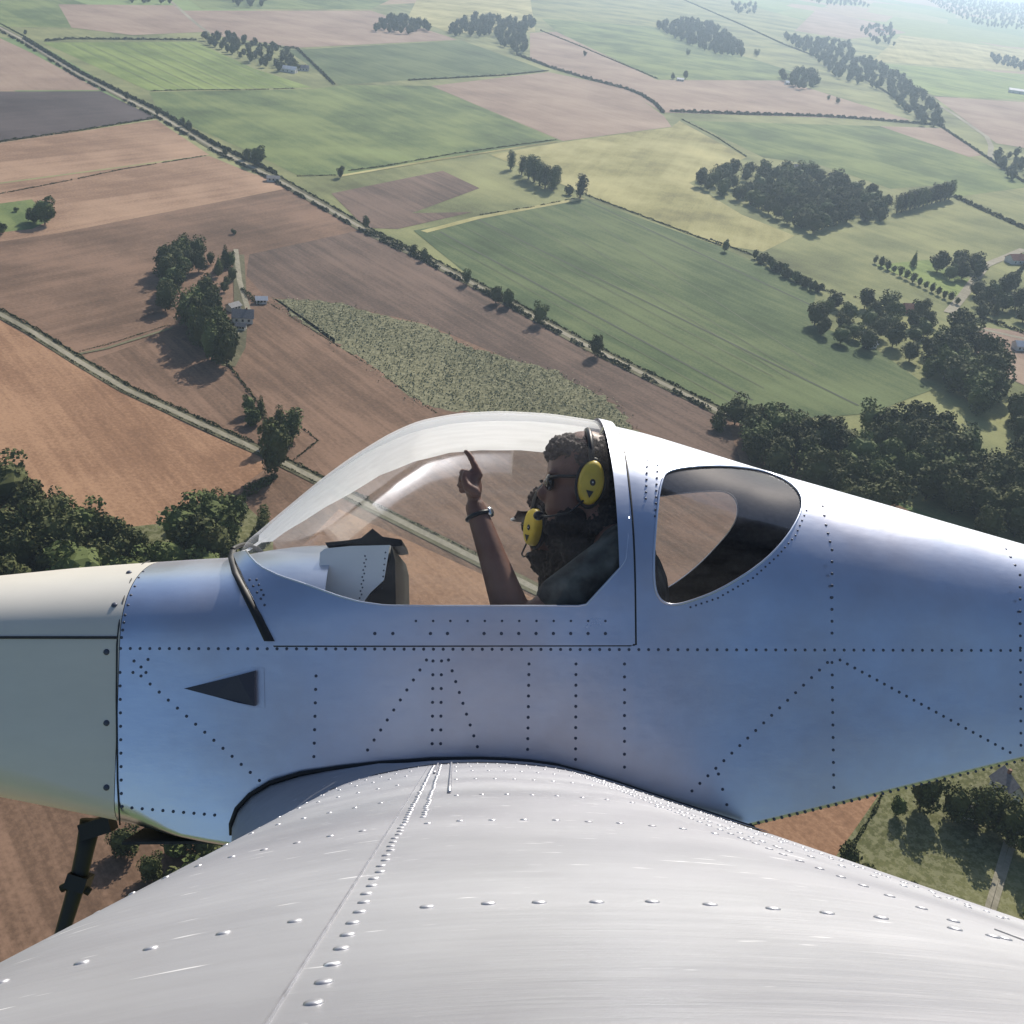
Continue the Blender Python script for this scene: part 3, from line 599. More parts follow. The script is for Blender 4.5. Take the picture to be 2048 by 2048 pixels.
house(515, 342, 8, 5, 2.4, 1.2, 20, 'wall_w', 'roof_g', 'shed', 'low shed on the soil side of the diagonal road', 'shed', False)
house(545, 136, 16, 9, 3.5, 2.6, -5, 'wall_w', 'roof_l', 'barn', 'white barn at the right end of the upper left farm woodland', 'barn', False)
house(572, 133, 11, 7, 3, 2.4, 20, 'wall_w', 'roof_g', 'farmhouse', 'grey roofed farmhouse next to the upper left white barn')
house(1283, 153, 9, 5, 2.6, 1.4, 10, 'wall_w', 'roof_l', 'barn', 'tiny white barn beside the pair of trees in the upper right', 'barn', False)
house(1488, 160, 11, 7, 3, 2.2, 10, 'wall_w', 'roof_l', 'farmhouse', 'white farmhouse under the upper right grove')
house(1508, 322, 12, 7, 3, 2.4, 20, 'wall_w', 'roof_g', 'farmhouse', 'white walled farmhouse among the trees of the island wood')
house(1490, 372, 7, 5, 2.4, 1.4, 60, 'wall_w', 'roof_l', 'shed', 'pale shed inside the island wood', 'shed', False)
house(1922, 177, 34, 11, 5, 2.5, -10, 'wall_w', 'roof_l', 'barn', 'long white shed standing alone at the right edge near the top', 'barn', False)
house(1916, 496, 14, 8, 3.2, 3, 25, 'wall_w', 'roof_r', 'house', 'red roofed house at the right edge above the hamlet')
house(1660, 60, 22, 10, 4, 3, 10, 'wall_w', 'roof_r', 'farmhouse', 'hazy red roofed farmhouse on the far pink field')
house(1720, 590, 12, 7, 3, 2.4, 15, 'wall_b', 'roof_r', 'house', 'brick house half hidden in the stream wood')
house(1640, 655, 6, 4, 2.4, 1.2, 20, 'wall_w', 'roof_l', 'shed', 'small white shed at the lower edge of the stream wood', 'shed', False)
house(1926, 660, 9, 6, 3, 2, 10, 'wall_w', 'roof_l', 'barn', 'pale barn in front of the lower hamlet grove', 'barn', False)
house(1895, 1500, 7, 5, 3, 3, 100, 'wall_w', 'roof_g', 'house', 'house with pointed white gable half hidden by the tail bottom')
house(1815, 1535, 5, 4, 2.4, 1.8, 100, 'wall_w', 'roof_g', 'shed', 'small white gabled shed among the trees below the tail', 'shed', False)
# ---- air
hb = MB(); hb.box(-21500, 21500, -9500, 30500, -1, 184); hz = hb.build('haze', [], None); hz['kind'] = 'stuff'
hm = bpy.data.materials.new('haze'); hm.use_nodes = True; n = hm.node_tree
for x in list(n.nodes):
    if x.type == 'BSDF_PRINCIPLED': n.nodes.remove(x)
pv = n.nodes.new('ShaderNodeVolumePrincipled'); pv.inputs['Color'].default_value = (.62, .80, 1, 1); pv.inputs['Density'].default_value = 1.4e-4; pv.inputs['Anisotropy'].default_value = .55
n.links.new(pv.outputs[0], n.nodes['Material Output'].inputs['Volume']); hz.data.materials.append(hm); hz['label'] = 'pale blue haze over the countryside'
hz['category'] = 'haze'
# ================================================================== AIRCRAFT
YC = D+HW
def X_at(px, y): return AP(px, 1251, y).x
def lerp(x, T_):
    if x <= T_[0][0]: return T_[0][1]
    for (a, b), (c, d) in zip(T_[:-1], T_[1:]):
        if x <= c: return b+(d-b)*(x-a)/(c-a)
    return T_[-1][1]
def slerp(x, T_, h=.03):
     return (lerp(x-h, T_)+2*lerp(x, T_)+lerp(x+h, T_)+lerp(x-h/2, T_)+lerp(x+h/2, T_))/6
WT = [(-1.9, .16), (-1.6, .33), (-1.1, .41), (-.75, .455), (-.6, .476), (-.45, .488), (-.3, .495), (-.1, .50), (.1, .4995), (.3, .494), (.5, .483), (.7, .466), (.9, .442), (1.1, .41), (1.3, .374), (2.6, .20), (3.4, .10)]
def hw(x): return slerp(x, WT, .09)
def side(px, py):
    """point of the flat fuselage side seen at a photo position"""
    y = D
    for _ in range(8): p = AP(px, py, y); y = YC-hw(p.x)
    return AP(px, py, y)
def prof(pts, y): return [(lambda p: (p.x, p.z))(AP(px, py, y)) for px, py in pts]
TOPC = prof([(-500, 1230), (-300, 1180), (-80, 1152), (0, 1145), (150, 1130), (275, 1121), (400, 1113), (470, 1110), (520, 1098), (600, 1087), (680, 1085), (760, 1090)], YC-.16)
TOPG = prof([(478, 1098), (508, 1074), (550, 1036), (590, 1001), (636, 961), (675, 930), (711, 904), (776, 863), (837, 835), (916, 820), (1000, 815.5), (1100, 821), (1195, 836), (1295, 862)], YC-.10)
TOPR = prof([(1200, 843), (1290, 865), (1500, 930), (1750, 1000), (2048, 1085), (2600, 1245), (3200, 1290)], YC-.10)
BOT = [(lambda p: (p.x, p.z))(side(px, py)) for px, py in [(-500, 1480), (-300, 1560), (-80, 1600), (0, 1612), (235, 1652), (440, 1692), (600, 1712), (1000, 1720), (1350, 1695), (1500, 1655), (1750, 1594), (2048, 1521), (2600, 1390), (3200, 1330)]]
ZL = side(900, 1297).z
def shoulder(x):
    return lerp(x, [(-1.5, ZL+.0), (-.78, ZL+.005), (-.5, ZL+.02), (-.2, ZL+.06), (.4, ZL+.10), (.45, ZL+.13), (.9, ZL+.06), (1.3, -.02), (2.6, -.03)])
def rc(x): return lerp(x, [(-1.2, .12), (-.7, .05), (-.6, .012), (3, .012)])
def sec(x, top, n=2.2, N=26):
    """half section from belly centre to crown on the near side: list of points"""
    w = hw(x); zb = slerp(x, BOT); zt = slerp(x, top); zs = min(shoulder(x), zt-.03); r = rc(x); P = [(0, zb), (-(w-r)*.5, zb)]
    for i in range(5): a = math.pi/2*i/4; P.append((-(w-r)-r*math.sin(a), zb+r-r*math.cos(a)))
    P.append((-w, (zb+ZL)/2)); P.append((-w, ZL))
    if zs > ZL+.004: P.append((-w, zs))
    else: P.append((-w, ZL+.002))
    for i in range(1, N+1):
        a = math.pi/2*i/N; P.append((-w*max(0.0, math.cos(a))**(2/n), zs+(zt-zs)*math.sin(a)**(2/n)))
    return [Vector((x, YC+v, z)) for v, z in P]
def surf(x, z, top, n=2.2):
    w = hw(x); zt = slerp(x, top); zs = min(shoulder(x), zt-.03)
    if z <= zs: return Vector((x, YC-w, z))
    q = min(1, (z-zs)/(zt-zs)); return Vector((x, YC-w*max(0, 1-q**n)**(1/n), z))
def onsurf(px, py, top, n=2.2):
    y = D
    for _ in range(30): p = AP(px, py, y); s = surf(p.x, p.z, top, n); y = .5*y+.5*s.y
    p = AP(px, py, y); return p
def mir(p): return Vector((p.x, 2*YC-p.y, p.z))
BASE = Vector((0, YC, slerp(0, BOT)))
AC = bpy.data.objects.new('light_aircraft', None); COL.objects.link(AC); AC.matrix_world = MA @ Matrix.Translation(BASE); AC.empty_display_size = .1
tag(AC, 'bare metal low wing light aircraft seen along its wing, banked over farmland', 'aircraft')
TB = Matrix.Translation(-BASE)
def part(name, mb, mats, parent=None):
    me = mb.me() if isinstance(mb, MB) else mb; me.transform(TB); return obj(name, me, parent or AC, mats)
def shell(x0, x1, top, n, step=.04, half=None):
    xs = [x0+(x1-x0)*i/max(1, round((x1-x0)/step)) for i in range(max(1, round((x1-x0)/step))+1)]; b = MB(); rows = []
    for x in xs:
        s = sec(x, top, n); rows.append(s+[mir(p) for p in s[-2:0:-1]]+[mir(s[0])])
    b.grid(rows); return b, rows
def orient(me):
    f = min(me.polygons, key=lambda q: q.center.y if abs(q.normal.y) > .8 else 9)
    if f.normal.y > 0: me.flip_normals()
def fixn(me, inward=False):
    bm = bmesh.new(); bm.from_mesh(me); bmesh.ops.remove_doubles(bm, verts=bm.verts, dist=1e-5); bmesh.ops.recalc_face_normals(bm, faces=bm.faces); bm.to_mesh(me); bm.free()
def solid(o, t=.003, mat_in=1, off=-1):
    md = o.modifiers.new('s', 'SOLIDIFY'); md.thickness = t; md.offset = off; md.material_offset = mat_in; md.use_even_offset = False
def bake(o):
    dg = bpy.context.evaluated_depsgraph_get(); dg.update(); me = bpy.data.meshes.new_from_object(o.evaluated_get(dg)); o.modifiers.clear(); o.data = me
def autosmooth(me, ang=30):
    bm = bmesh.new(); bm.from_mesh(me)
    for f in bm.faces: f.smooth = True
    for e in bm.edges: e.smooth = not (len(e.link_faces) == 2 and e.calc_face_angle(0) > math.radians(ang))
    bm.to_mesh(me); bm.free()
XF = side(236, 1400).x                    # firewall seam
XK = side(1270, 1290).x                   # rear canopy bow
XD = side(800, 1290).x; XQ = side(646, 1290).x-(XD-.14)                    # instrument panel station
# -- cowling
b, rows = shell(-1.95, XF-.0015, TOPC, 2.35); c = rows[0]; b.add(c, [tuple(range(len(c)))])
cw = part('engine_cowling', b, M['paint']); autosmooth(cw.data, 40)
def curve_on(pts, top, n=2.2, out=.0): return [onsurf(px, py, top, n)+Vector((0, -out, 0)) for px, py in pts]
sb = MB(); sp = AP(0, 1275, D).z; zz = side(100, 1275).z
sb.tube([surf(x, side(100, 1275).z, TOPC, 2.35)+Vector((0, -.0008, 0)) for x in np.linspace(-1.6, XF-.006, 26)], .0035, 6); part('cowling_seam', sb, M['seal'], cw)
for px, py in [(213, 1304), (213, 1446), (213, 1575), (229, 1210), (258, 1146)]:
    fb = MB(); p = onsurf(px, py, TOPC, 2.35); fb.dome(p, (0, -1, .1 if py > 1250 else .8), .007, .004, 10); part('fastener', fb, M['rivet'], cw)
# -- forward fuselage and cockpit tub
def tub(x0, x1, ztop):
    xs = np.linspace(x0, x1, max(2, int((x1-x0)/.03)+1)); rows = []
    for x in xs:
        s = [p for p in sec(x, TOPC, 2.35)][:9]; s.append(Vector((x, YC-hw(x), ztop))); rows.append(s+[mir(p) for p in s[-1:0:-1]]+[mir(s[0])])
    b = MB(); b.grid(rows); return b
b, rows = shell(XF, XD-.14+XQ, TOPC, 2.35, .03); fwd = part('fuselage_side_front', b, [M['alu'], M['inside']]); orient(fwd.data); autosmooth(fwd.data, 40); solid(fwd, .003); bake(fwd); autosmooth(fwd.data, 35)
ZS = side(1000, 1292).z
b = tub(XD-.14+XQ, XK, ZS); mid = part('fuselage_side_centre', b, [M['alu'], M['inside']]); orient(mid.data); autosmooth(mid.data, 40); solid(mid, .003); bake(mid); autosmooth(mid.data, 35)
b, rows = shell(XK, 3.3, TOPR, 2.3, .04); c = rows[-1]; b.add(c, [tuple(range(len(c)))])
rear = part('rear_fuselage', b, [M['alu'], M['inside']]); fixn(rear.data)
# window openings cut through both sides
WIN = [(1322, 958), (1340, 938), (1430, 930), (1510, 937), (1560, 953), (1593, 975), (1606, 1000), (1600, 1030), (1570, 1080), (1520, 1130), (1440, 1180), (1380, 1203), (1345, 1211), (1322, 1203), (1309, 1178), (1307, 1120), (1312, 1040)]
def smooth_loop(P, it=2):
    for _ in range(it):
        Q = []
        for i in range(len(P)):
            a, b_ = P[i], P[(i+1) % len(P)]; Q += [tuple(.75*a[j]+.25*b_[j] for j in (0, 1)), tuple(.25*a[j]+.75*b_[j] for j in (0, 1))]
        P = Q
    return P
WINP = [onsurf(px, py, TOPR, 2.3) for px, py in smooth_loop(WIN, 2)]
cb = MB(); nW = len(WINP); fr = [Vector((p.x, YC-1, p.z)) for p in WINP]; bk = [Vector((p.x, YC+1, p.z)) for p in WINP]
cb.add(fr+bk, [tuple(range(nW))[::-1], tuple(range(nW, 2*nW))]+[(i, (i+1) % nW, nW+(i+1) % nW, nW+i) for i in range(nW)])
cm = cb.me(); cm.transform(TB); fixn(cm); cut = obj('cutter', cm, AC); solid(rear, .003, 1)
bm_ = rear.modifiers.new('b', 'BOOLEAN'); bm_.object = cut; bm_.operation = 'DIFFERENCE'; bm_.solver = 'EXACT'
bake(rear); autosmooth(rear.data, 35); bpy.data.objects.remove(cut)
def thin_glass(name, tint=(1, 1, 1), dirt_haze=.05, ior=1.5, gl=0.0, lo=.5, hi=1.4):
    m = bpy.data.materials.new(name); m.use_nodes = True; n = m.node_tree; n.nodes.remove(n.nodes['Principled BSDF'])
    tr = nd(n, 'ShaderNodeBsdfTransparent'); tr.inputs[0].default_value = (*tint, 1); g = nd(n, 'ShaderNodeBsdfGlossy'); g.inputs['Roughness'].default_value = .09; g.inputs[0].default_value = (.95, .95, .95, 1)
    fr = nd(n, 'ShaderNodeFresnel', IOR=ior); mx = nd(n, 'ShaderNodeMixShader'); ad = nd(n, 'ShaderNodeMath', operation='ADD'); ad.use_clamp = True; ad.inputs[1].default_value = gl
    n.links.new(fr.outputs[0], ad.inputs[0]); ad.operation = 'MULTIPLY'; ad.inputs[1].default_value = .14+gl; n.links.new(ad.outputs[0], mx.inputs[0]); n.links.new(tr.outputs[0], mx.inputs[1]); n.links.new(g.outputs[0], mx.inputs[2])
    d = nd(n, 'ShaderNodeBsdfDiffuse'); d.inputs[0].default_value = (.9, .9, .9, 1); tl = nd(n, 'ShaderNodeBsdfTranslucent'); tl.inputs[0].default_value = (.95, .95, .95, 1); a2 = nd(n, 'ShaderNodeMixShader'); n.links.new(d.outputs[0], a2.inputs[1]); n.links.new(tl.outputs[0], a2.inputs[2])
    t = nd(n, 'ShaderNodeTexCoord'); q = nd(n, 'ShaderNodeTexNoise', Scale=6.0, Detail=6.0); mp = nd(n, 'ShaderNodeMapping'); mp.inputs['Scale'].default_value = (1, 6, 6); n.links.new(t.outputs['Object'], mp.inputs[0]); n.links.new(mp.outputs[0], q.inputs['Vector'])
    mr = nd(n, 'ShaderNodeMapRange'); n.links.new(q.outputs[0], mr.inputs[0]); mr.inputs[1].default_value = .3; mr.inputs[2].default_value = .7; mr.inputs[3].default_value = dirt_haze*lo; mr.inputs[4].default_value = dirt_haze*hi
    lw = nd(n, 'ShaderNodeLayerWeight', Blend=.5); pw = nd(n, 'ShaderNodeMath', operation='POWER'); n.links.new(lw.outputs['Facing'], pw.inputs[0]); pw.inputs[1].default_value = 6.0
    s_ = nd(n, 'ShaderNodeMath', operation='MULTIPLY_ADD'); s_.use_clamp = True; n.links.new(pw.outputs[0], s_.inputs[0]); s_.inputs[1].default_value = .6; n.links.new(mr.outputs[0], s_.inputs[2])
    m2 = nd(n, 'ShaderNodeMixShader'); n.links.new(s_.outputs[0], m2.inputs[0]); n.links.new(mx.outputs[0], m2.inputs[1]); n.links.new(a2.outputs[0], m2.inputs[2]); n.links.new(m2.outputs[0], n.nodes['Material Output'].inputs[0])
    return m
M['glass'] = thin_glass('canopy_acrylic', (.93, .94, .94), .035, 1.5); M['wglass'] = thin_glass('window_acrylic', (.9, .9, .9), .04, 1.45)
M['crown_glare'] = thin_glass('milky_crown_glare', (.95, .95, .95), .74, 1.2, 0.0, .88, 1.06)  # reflection and haze of the crown put into a milky white
for nm, f in (('rear_window', lambda p: p), ('rear_window', mir)):
    gb = MB(); pts = [f(p+Vector((0, .004, 0))) for p in WINP]; cx = sum((p.x for p in WINP))/nW; cz = sum(p.z for p in WINP)/nW; rows = []
    for q in (1.0, .75, .5, .25, .02):
        rows.append([f(surf(cx+(p.x-cx)*q, cz+(p.z-cz)*q, TOPR, 2.3)+Vector((0, .004, 0))) for p in WINP+WINP[:1]])
    gb.grid(rows); w_ = part(nm, gb, M['wglass'])
    tb = MB(); tb.tube([f(p+Vector((0, -.001, 0))) for p in WINP], .0028, 6, closed=True); part('window_trim', tb, M['alu'], w_)
# -- canopy: metal skirt below, acrylic above, both on one bubble surface
EDGE = [(478, 1105), (492, 1100), (505, 1118), (520, 1133), (560, 1152), (610, 1168), (680, 1193), (720, 1204), (770, 1211), (850, 1212), (1160, 1212), (1172, 1209), (1240, 1135), (1250, 1120), (1256, 1060), (1259, 980), (1264, 905), (1275, 870)]
EP = [onsurf(px, py, TOPG, 2.15) for px, py in EDGE]; XW0 = EP[0].x; XW1 = XK-.006
def fx(px, py): return onsurf(px, py, TOPG, 2.15)
lowF = [(468, 1110), (480, 1135), (500, 1180), (525, 1235), (547, 1291)]          # slanted front edge of the canopy frame
LF = [fx(*p) for p in lowF]
xs = np.concatenate([np.linspace(LF[0].x, EP[11].x, 46), np.linspace(EP[11].x+.004, XW1, 16)])
def eb(x):   # z of the glass edge
    return lerp(x, [(p.x, p.z) for p in EP])
def lb(x): return lerp(x, [(p.x, p.z) for p in LF]) if x < LF[-1].x else LF[-1].z
def outw(p, o): 
    return p+Vector((0, -o, 0))
for s_ in (0, 1):
    f = mir if s_ else (lambda p: p)
    kb = MB(); rows = []
    for x in xs:
        z0, z1 = lb(x), min(eb(x), slerp(x, TOPG)-.001)
        z1 = max(z1, z0+.0005); rows.append([f(outw(surf(x, z0+(z1-z0)*t, TOPG, 2.15), .005)) for t in np.linspace(0, 1, 12)])
    kb.grid(rows); sk = part('canopy_skirt', kb, [M['alu'], M['inside']]); fixn(sk.data); solid(sk, .003, 1, 0); bake(sk); autosmooth(sk.data, 35)
gb = MB(); rows = []
for x in xs[1:]:
    z0 = eb(x); zt = slerp(x, TOPG); z0 = min(z0, zt-.001); w = hw(x); zs = min(shoulder(x), zt-.03); q0 = max(0, (z0-zs)/(zt-zs)); a0 = math.asin(min(1, q0)**(2.15/2)); r = []
    if z0 < zs: r.append(Vector((x, YC-w, z0)))
    else: r.append(surf(x, z0, TOPG, 2.15))
    for i in range(1, 29):
        a = a0+(math.pi/2-a0)*i/28; r.append(Vector((x, YC-w*max(0.0, math.cos(a))**(2/2.15), zs+(zt-zs)*math.sin(a)**(2/2.15))))
    rows.append(r+[mir(p) for p in r[-2::-1]])
gb.grid(rows); gl = part('canopy_glass', gb, M['glass']); fixn(gl.data); autosmooth(gl.data, 60)
# added milky sheet under the canopy crown, stands in for reflection and haze
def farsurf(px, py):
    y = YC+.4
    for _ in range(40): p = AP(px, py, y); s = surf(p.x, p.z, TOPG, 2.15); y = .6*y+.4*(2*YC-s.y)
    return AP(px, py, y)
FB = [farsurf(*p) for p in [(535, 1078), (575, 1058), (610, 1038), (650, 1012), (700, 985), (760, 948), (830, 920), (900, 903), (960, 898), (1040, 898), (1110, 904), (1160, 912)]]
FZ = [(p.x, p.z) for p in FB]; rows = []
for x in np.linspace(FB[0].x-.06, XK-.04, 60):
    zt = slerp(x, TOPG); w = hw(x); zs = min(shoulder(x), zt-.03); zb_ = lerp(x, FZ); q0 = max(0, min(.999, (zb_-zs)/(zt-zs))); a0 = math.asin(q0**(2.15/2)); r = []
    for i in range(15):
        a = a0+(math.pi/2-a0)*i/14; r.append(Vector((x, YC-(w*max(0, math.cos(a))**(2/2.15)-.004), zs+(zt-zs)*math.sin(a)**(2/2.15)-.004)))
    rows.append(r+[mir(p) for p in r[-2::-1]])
gb = MB(); gb.grid(rows); sf = part('canopy_glare', gb, M['crown_glare']); fixn(sf.data)
# glass edge trim line
for f in ((lambda p: p), mir):
    tb = MB(); tb.tube([f(outw(surf(x, eb(x), TOPG, 2.15), .006)) for x in xs[2:]], .0022, 6); part('edge_trim', tb, M['alu'], gl)
# rear bow: hoop at the back of the glass, black gap behind it
def hoop(x, top, n, o, r, m, name, zmin):
    zt = slerp(x, top); w = hw(x); zs = min(shoulder(x), zt-.03); P = [Vector((x, YC-w-o, z)) for z in np.linspace(zmin, zs, 8)]
    for i in range(1, 31):
        a = math.pi/2*i/30; P.append(Vector((x, YC-(w+o)*max(0.0, math.cos(a))**(2/n), zs+(zt+o-zs)*math.sin(a)**(2/n))))
    P = P+[mir(p) for p in P[-2::-1]]; tb = MB(); tb.tube(P, r, 6); return part(name, tb, m)
hoop(XK+.001, TOPR, 2.25, .0016, .0032, M['rubber'], 'canopy_seal', side(1262, 1290).z)
hb_ = MB(); xb = XK-.028
for i_, (x_, nm) in enumerate(((xb, 0),)):
    pass
def band(x0, x1, top, n, z0, o, name, m, cut_=False):
    rows = []
    for x in (x0, (x0+x1)/2, x1):
        zt = slerp(x, top); w = hw(x); zs = min(shoulder(x), zt-.03); P = [Vector((x, YC-w-o, z)) for z in np.linspace(z0, zs, 6)]
        for i in range(1, 31):
            a = math.pi/2*i/30; P.append(Vector((x, YC-(w+o)*max(0.0, math.cos(a))**(2/n), zs+(zt+o-zs)*math.sin(a)**(2/n))))
        rows.append(P+[mir(p) for p in P[-2::-1]])
    b = MB(); b.grid(rows); o_ = part(name, b, m); fixn(o_.data); solid(o_, .0012, 0, 0); bake(o_); autosmooth(o_.data, 35); return o_
band(XK-.034, XK-.001, TOPG, 2.15, side(1262, 1288).z, .0066, 'canopy_bow', [M['alu']])
# slanted black seal at the front of the canopy
tb = MB(); pts = [fx(*p)+Vector((0, -.010, .004)) for p in [(466, 1103), (462, 1118), (470, 1150), (490, 1190), (512, 1235), (536, 1286)]]
for f in ((lambda p: p), mir):
    q = MB()
    rows = []
    for i, p in enumerate(pts):
        p = f(p); rows.append([p+Vector((-.004-.003*(i > 2), .0, 0)), p+Vector((-.004, -.008 if f(pts[0]).y < YC else .008, 0)), p+Vector((.004+.002*i, -.006 if f(pts[0]).y < YC else .006, 0)), p+Vector((.007+.002*i, .008 if f(pts[0]).y < YC else -.008, 0))])
    q.grid(rows); part('windshield_seal', q, M['rubber'])
P = []
for i in range(-12, 13):
    a = i/12; x = pts[0].x; p0 = pts[0]; P.append(Vector((x, YC+a*(YC-p0.y), p0.z+.028*(1-a*a))))
q = MB(); q.tube(P, .006, 8); part('windshield_seal', q, M['rubber'])
# -- rivets on the fuselage (part of the skin's own look, one mesh)
rv = MB()
def rline(pts, sp, top=None, n=2.2, r=.0037):
    for (a, b) in zip(pts[:-1], pts[1:]):
        L = math.hypot(b[0]-a[0], b[1]-a[1]); k_ = max(1, round(L/sp))
        for i in range(k_):
            px, py = a[0]+(b[0]-a[0])*i/k_, a[1]+(b[1]-a[1])*i/k_
            if top is None: p = side(px, py); nn = (0, -1, 0)
            else:
                p = onsurf(px, py, top, n); e = .01; s1 = surf(p.x, p.z+e, top, n); s0 = surf(p.x, p.z-e, top, n); nn = Vector((0, -(s1.z-s0.z), (s1.y-s0.y)))
                if nn.length < 1e-6: nn = Vector((0, -1, 0))
            rv.dome(p-Vector((0, .0002, 0)), nn, r, .0016, 7)
rline([(241, 1297), (2060, 1301)], 19.5)
rline([(240, 1345), (243, 1614)], 27); rline([(243, 1614), (450, 1632)], 21); rline([(282, 1352), (537, 1577)], 24)
for p in [(268, 1322), (296, 1319), (282, 1334), (266, 1345), (292, 1345)]: rline([p, (p[0]+1, p[1])], 5)
rline([(632, 1352), (627, 1540)], 27); rline([(853, 1320), (722, 1520)], 25); rline([(866, 1322), (864, 1515)], 27); rline([(883, 1322), (881, 1515)], 27)
rline([(897, 1320), (962, 1515)], 24); rline([(1058, 1328), (1055, 1520)], 20.5); rline([(1152, 1328), (1151, 1540)], 20.5); rline([(1249, 1328), (1249, 1560)], 26.5)
rline([(1664, 1100), (1664, 1290)], 24); rline([(1664, 1325), (1668, 1600)], 24); rline([(1655, 1325), (1368, 1597)], 21.5); rline([(1680, 1320), (2035, 1513)], 16.5); rline([(2040, 1150), (2042, 1515)], 24)
rline([(1437, 1548), (1462, 1640)], 32); rline([(1502, 1650), (2060, 1517)], 16)
rline([(1645, 1012), (1652, 1050), (1664, 1100)], 19, TOPR, 2.3); rline([(2012, 1098), (2030, 1130), (2040, 1150)], 19, TOPR, 2.3)
rline([(243, 1275), (250, 1230), (262, 1190), (278, 1155), (296, 1131)], 17, TOPC, 2.35, .0036)
rline([(1295, 920), (1291, 1010)], 13, TOPR, 2.3, .003); rline([(1315, 930), (1310, 1045)], 13, TOPR, 2.3, .003)
wl = [(px+ (6 if px > 1400 else 0), py+11) for px, py in [(1607, 1010), (1585, 1060), (1550, 1100), (1500, 1145), (1430, 1185), (1370, 1207)]]; rline(wl, 11, TOPR, 2.3, .0026)

def rline2(pts, sp, r=.004):
    for (a, b) in zip(pts[:-1], pts[1:]):
        L = math.hypot(b[0]-a[0], b[1]-a[1]); k_ = max(1, round(L/sp))
        for i in range(k_+1):
            p = fx(a[0]+(b[0]-a[0])*i/k_, a[1]+(b[1]-a[1])*i/k_); rv.dome(outw(p, .0068), (0, -1, .1), r, .0016, 7)
rline2([(750, 1267), (786, 1267)], 34); rline2([(861, 1267), (895, 1267)], 34); rline2([(968, 1267), (1210, 1267)], 34.5); rline2([(832, 1242), (1210, 1242)], 33, .003); rline2([(500, 1160), (530, 1210)], 15, .003); rline2([(514, 1160), (528, 1190)], 12, .003)

# seams
sm_ = MB(); sm_.tube([onsurf(px, py, TOPC, 2.35)+Vector((0, -.001, 0)) for px, py in [(300, 1122), (285, 1128), (262, 1160), (247, 1200), (238, 1250), (234, 1290)]]+[side(px, py)+Vector((0, -.001, 0)) for px, py in [(233, 1400), (235, 1560), (240, 1650)]], .0019, 6)
sm_.tube([side(px, py)+Vector((0, -.0045, 0)) for px, py in [(548, 1292), (800, 1292), (1262, 1291)]], .0022, 6)
part('panel_seam', sm_, M['seal'])
# naca style air scoop on the side
sc_ = MB(); d_ = .028
o_ = [(358, 1377), (400, 1366), (450, 1349), (500, 1335), (528, 1336), (530, 1416), (500, 1414), (450, 1398), (400, 1387)]
fr_ = [side(px, py)-Vector((0, .0015, 0)) for px, py in o_]; c0 = side(460, 1377)
sc_.add(fr_, [tuple(range(len(fr_)))], 0)
hd = [side(px, py) for px, py in [(368, 1377), (430, 1362), (478, 1350), (512, 1341), (512, 1411), (478, 1404), (430, 1392)]]
top_ = [Vector((p.x, p.y-.002-.030*max(0, (p.x-hd[0].x)/(hd[3].x-hd[0].x))*(.55 if i in (3, 4) else .8), p.z)) for i, p in enumerate(hd)]
nn_ = len(hd); sc_.add(top_+hd, [tuple(range(nn_))]+[(i, (i+1) % nn_, nn_+(i+1) % nn_, nn_+i) for i in range(nn_)], 1)
part('air_scoop', sc_, [M['alu'], simple('scoop_grey', (.05, .05, .065), .45, .4)])
# -- wing
TD = math.tan(math.radians(5))
UP = [(455, 1800), (462, 1770), (475, 1745), (500, 1706), (540, 1661), (580, 1631), (620, 1604), (660, 1581), (700, 1560), (735, 1550), (791, 1538), (845, 1528), (897, 1523), (935, 1521.5), (975, 1521.7), (1021, 1523.6), (1065, 1527), (1108, 1532.5), (1160, 1545), (1230, 1567), (1300, 1590), (1430, 1632.3), (1505, 1657.7)]
UPA = [AP(px, py, D) for px, py in UP]; UPX = [(p.x, p.z) for p in UPA]; XLE, XTE = UPA[0].x, UPA[-1].x
def upz(x): return lerp(x, UPX)
def wz(x, y): return slerp(x, UPX)+TD*(D-y) if x > XLE+.05 else lerp(x, UPX)+TD*(D-y)
def wpt(x, y): return Vector((x, y, wz(x, y)))
def wnrm(x, y): 
    e = .006; t = (wz(x+e, y)-wz(x-e, y))/(2*e); return Vector((-t, TD, 1)).normalized()
wb = MB(); xsw = [p.x for p in UPA]; xsw = sorted(set(xsw+[(a+b_)/2 for a, b_ in zip(xsw[:-1], xsw[1:])]+[(a*3+b_)/4 for a, b_ in zip(xsw[:-1], xsw[1:])]+[(a+b_*3)/4 for a, b_ in zip(xsw[:-1], xsw[1:])]))
ys = list(np.linspace(-1.3, D-.10, 70)); rows = []
low = [(XTE, UPX[-1][1]-.012), (1.2*XTE/1.3*.6, UPX[-1][1]-.05), (0, UPX[-1][1]-.06), (XLE+.1, UPX[0][1]-.03), (XLE+.02, UPX[0][1]-.012)]
for y in ys: rows.append([wpt(x, y) for x in xsw]+[Vector((x, y, z+TD*(D-y))) for x, z in low]+[wpt(xsw[0], y)])
wb.grid(rows); wb.add(rows[0], [tuple(range(len(rows[0])))])
wing = part('left_wing', wb, [M['aluwing']]); autosmooth(wing.data, 40)
wr = MB(); mw = 2*YC
for r_ in rows: pass
wr.grid([[mir(p) for p in r_] for r_ in rows], flip=True); part('right_wing', wr, [M['aluwing']])
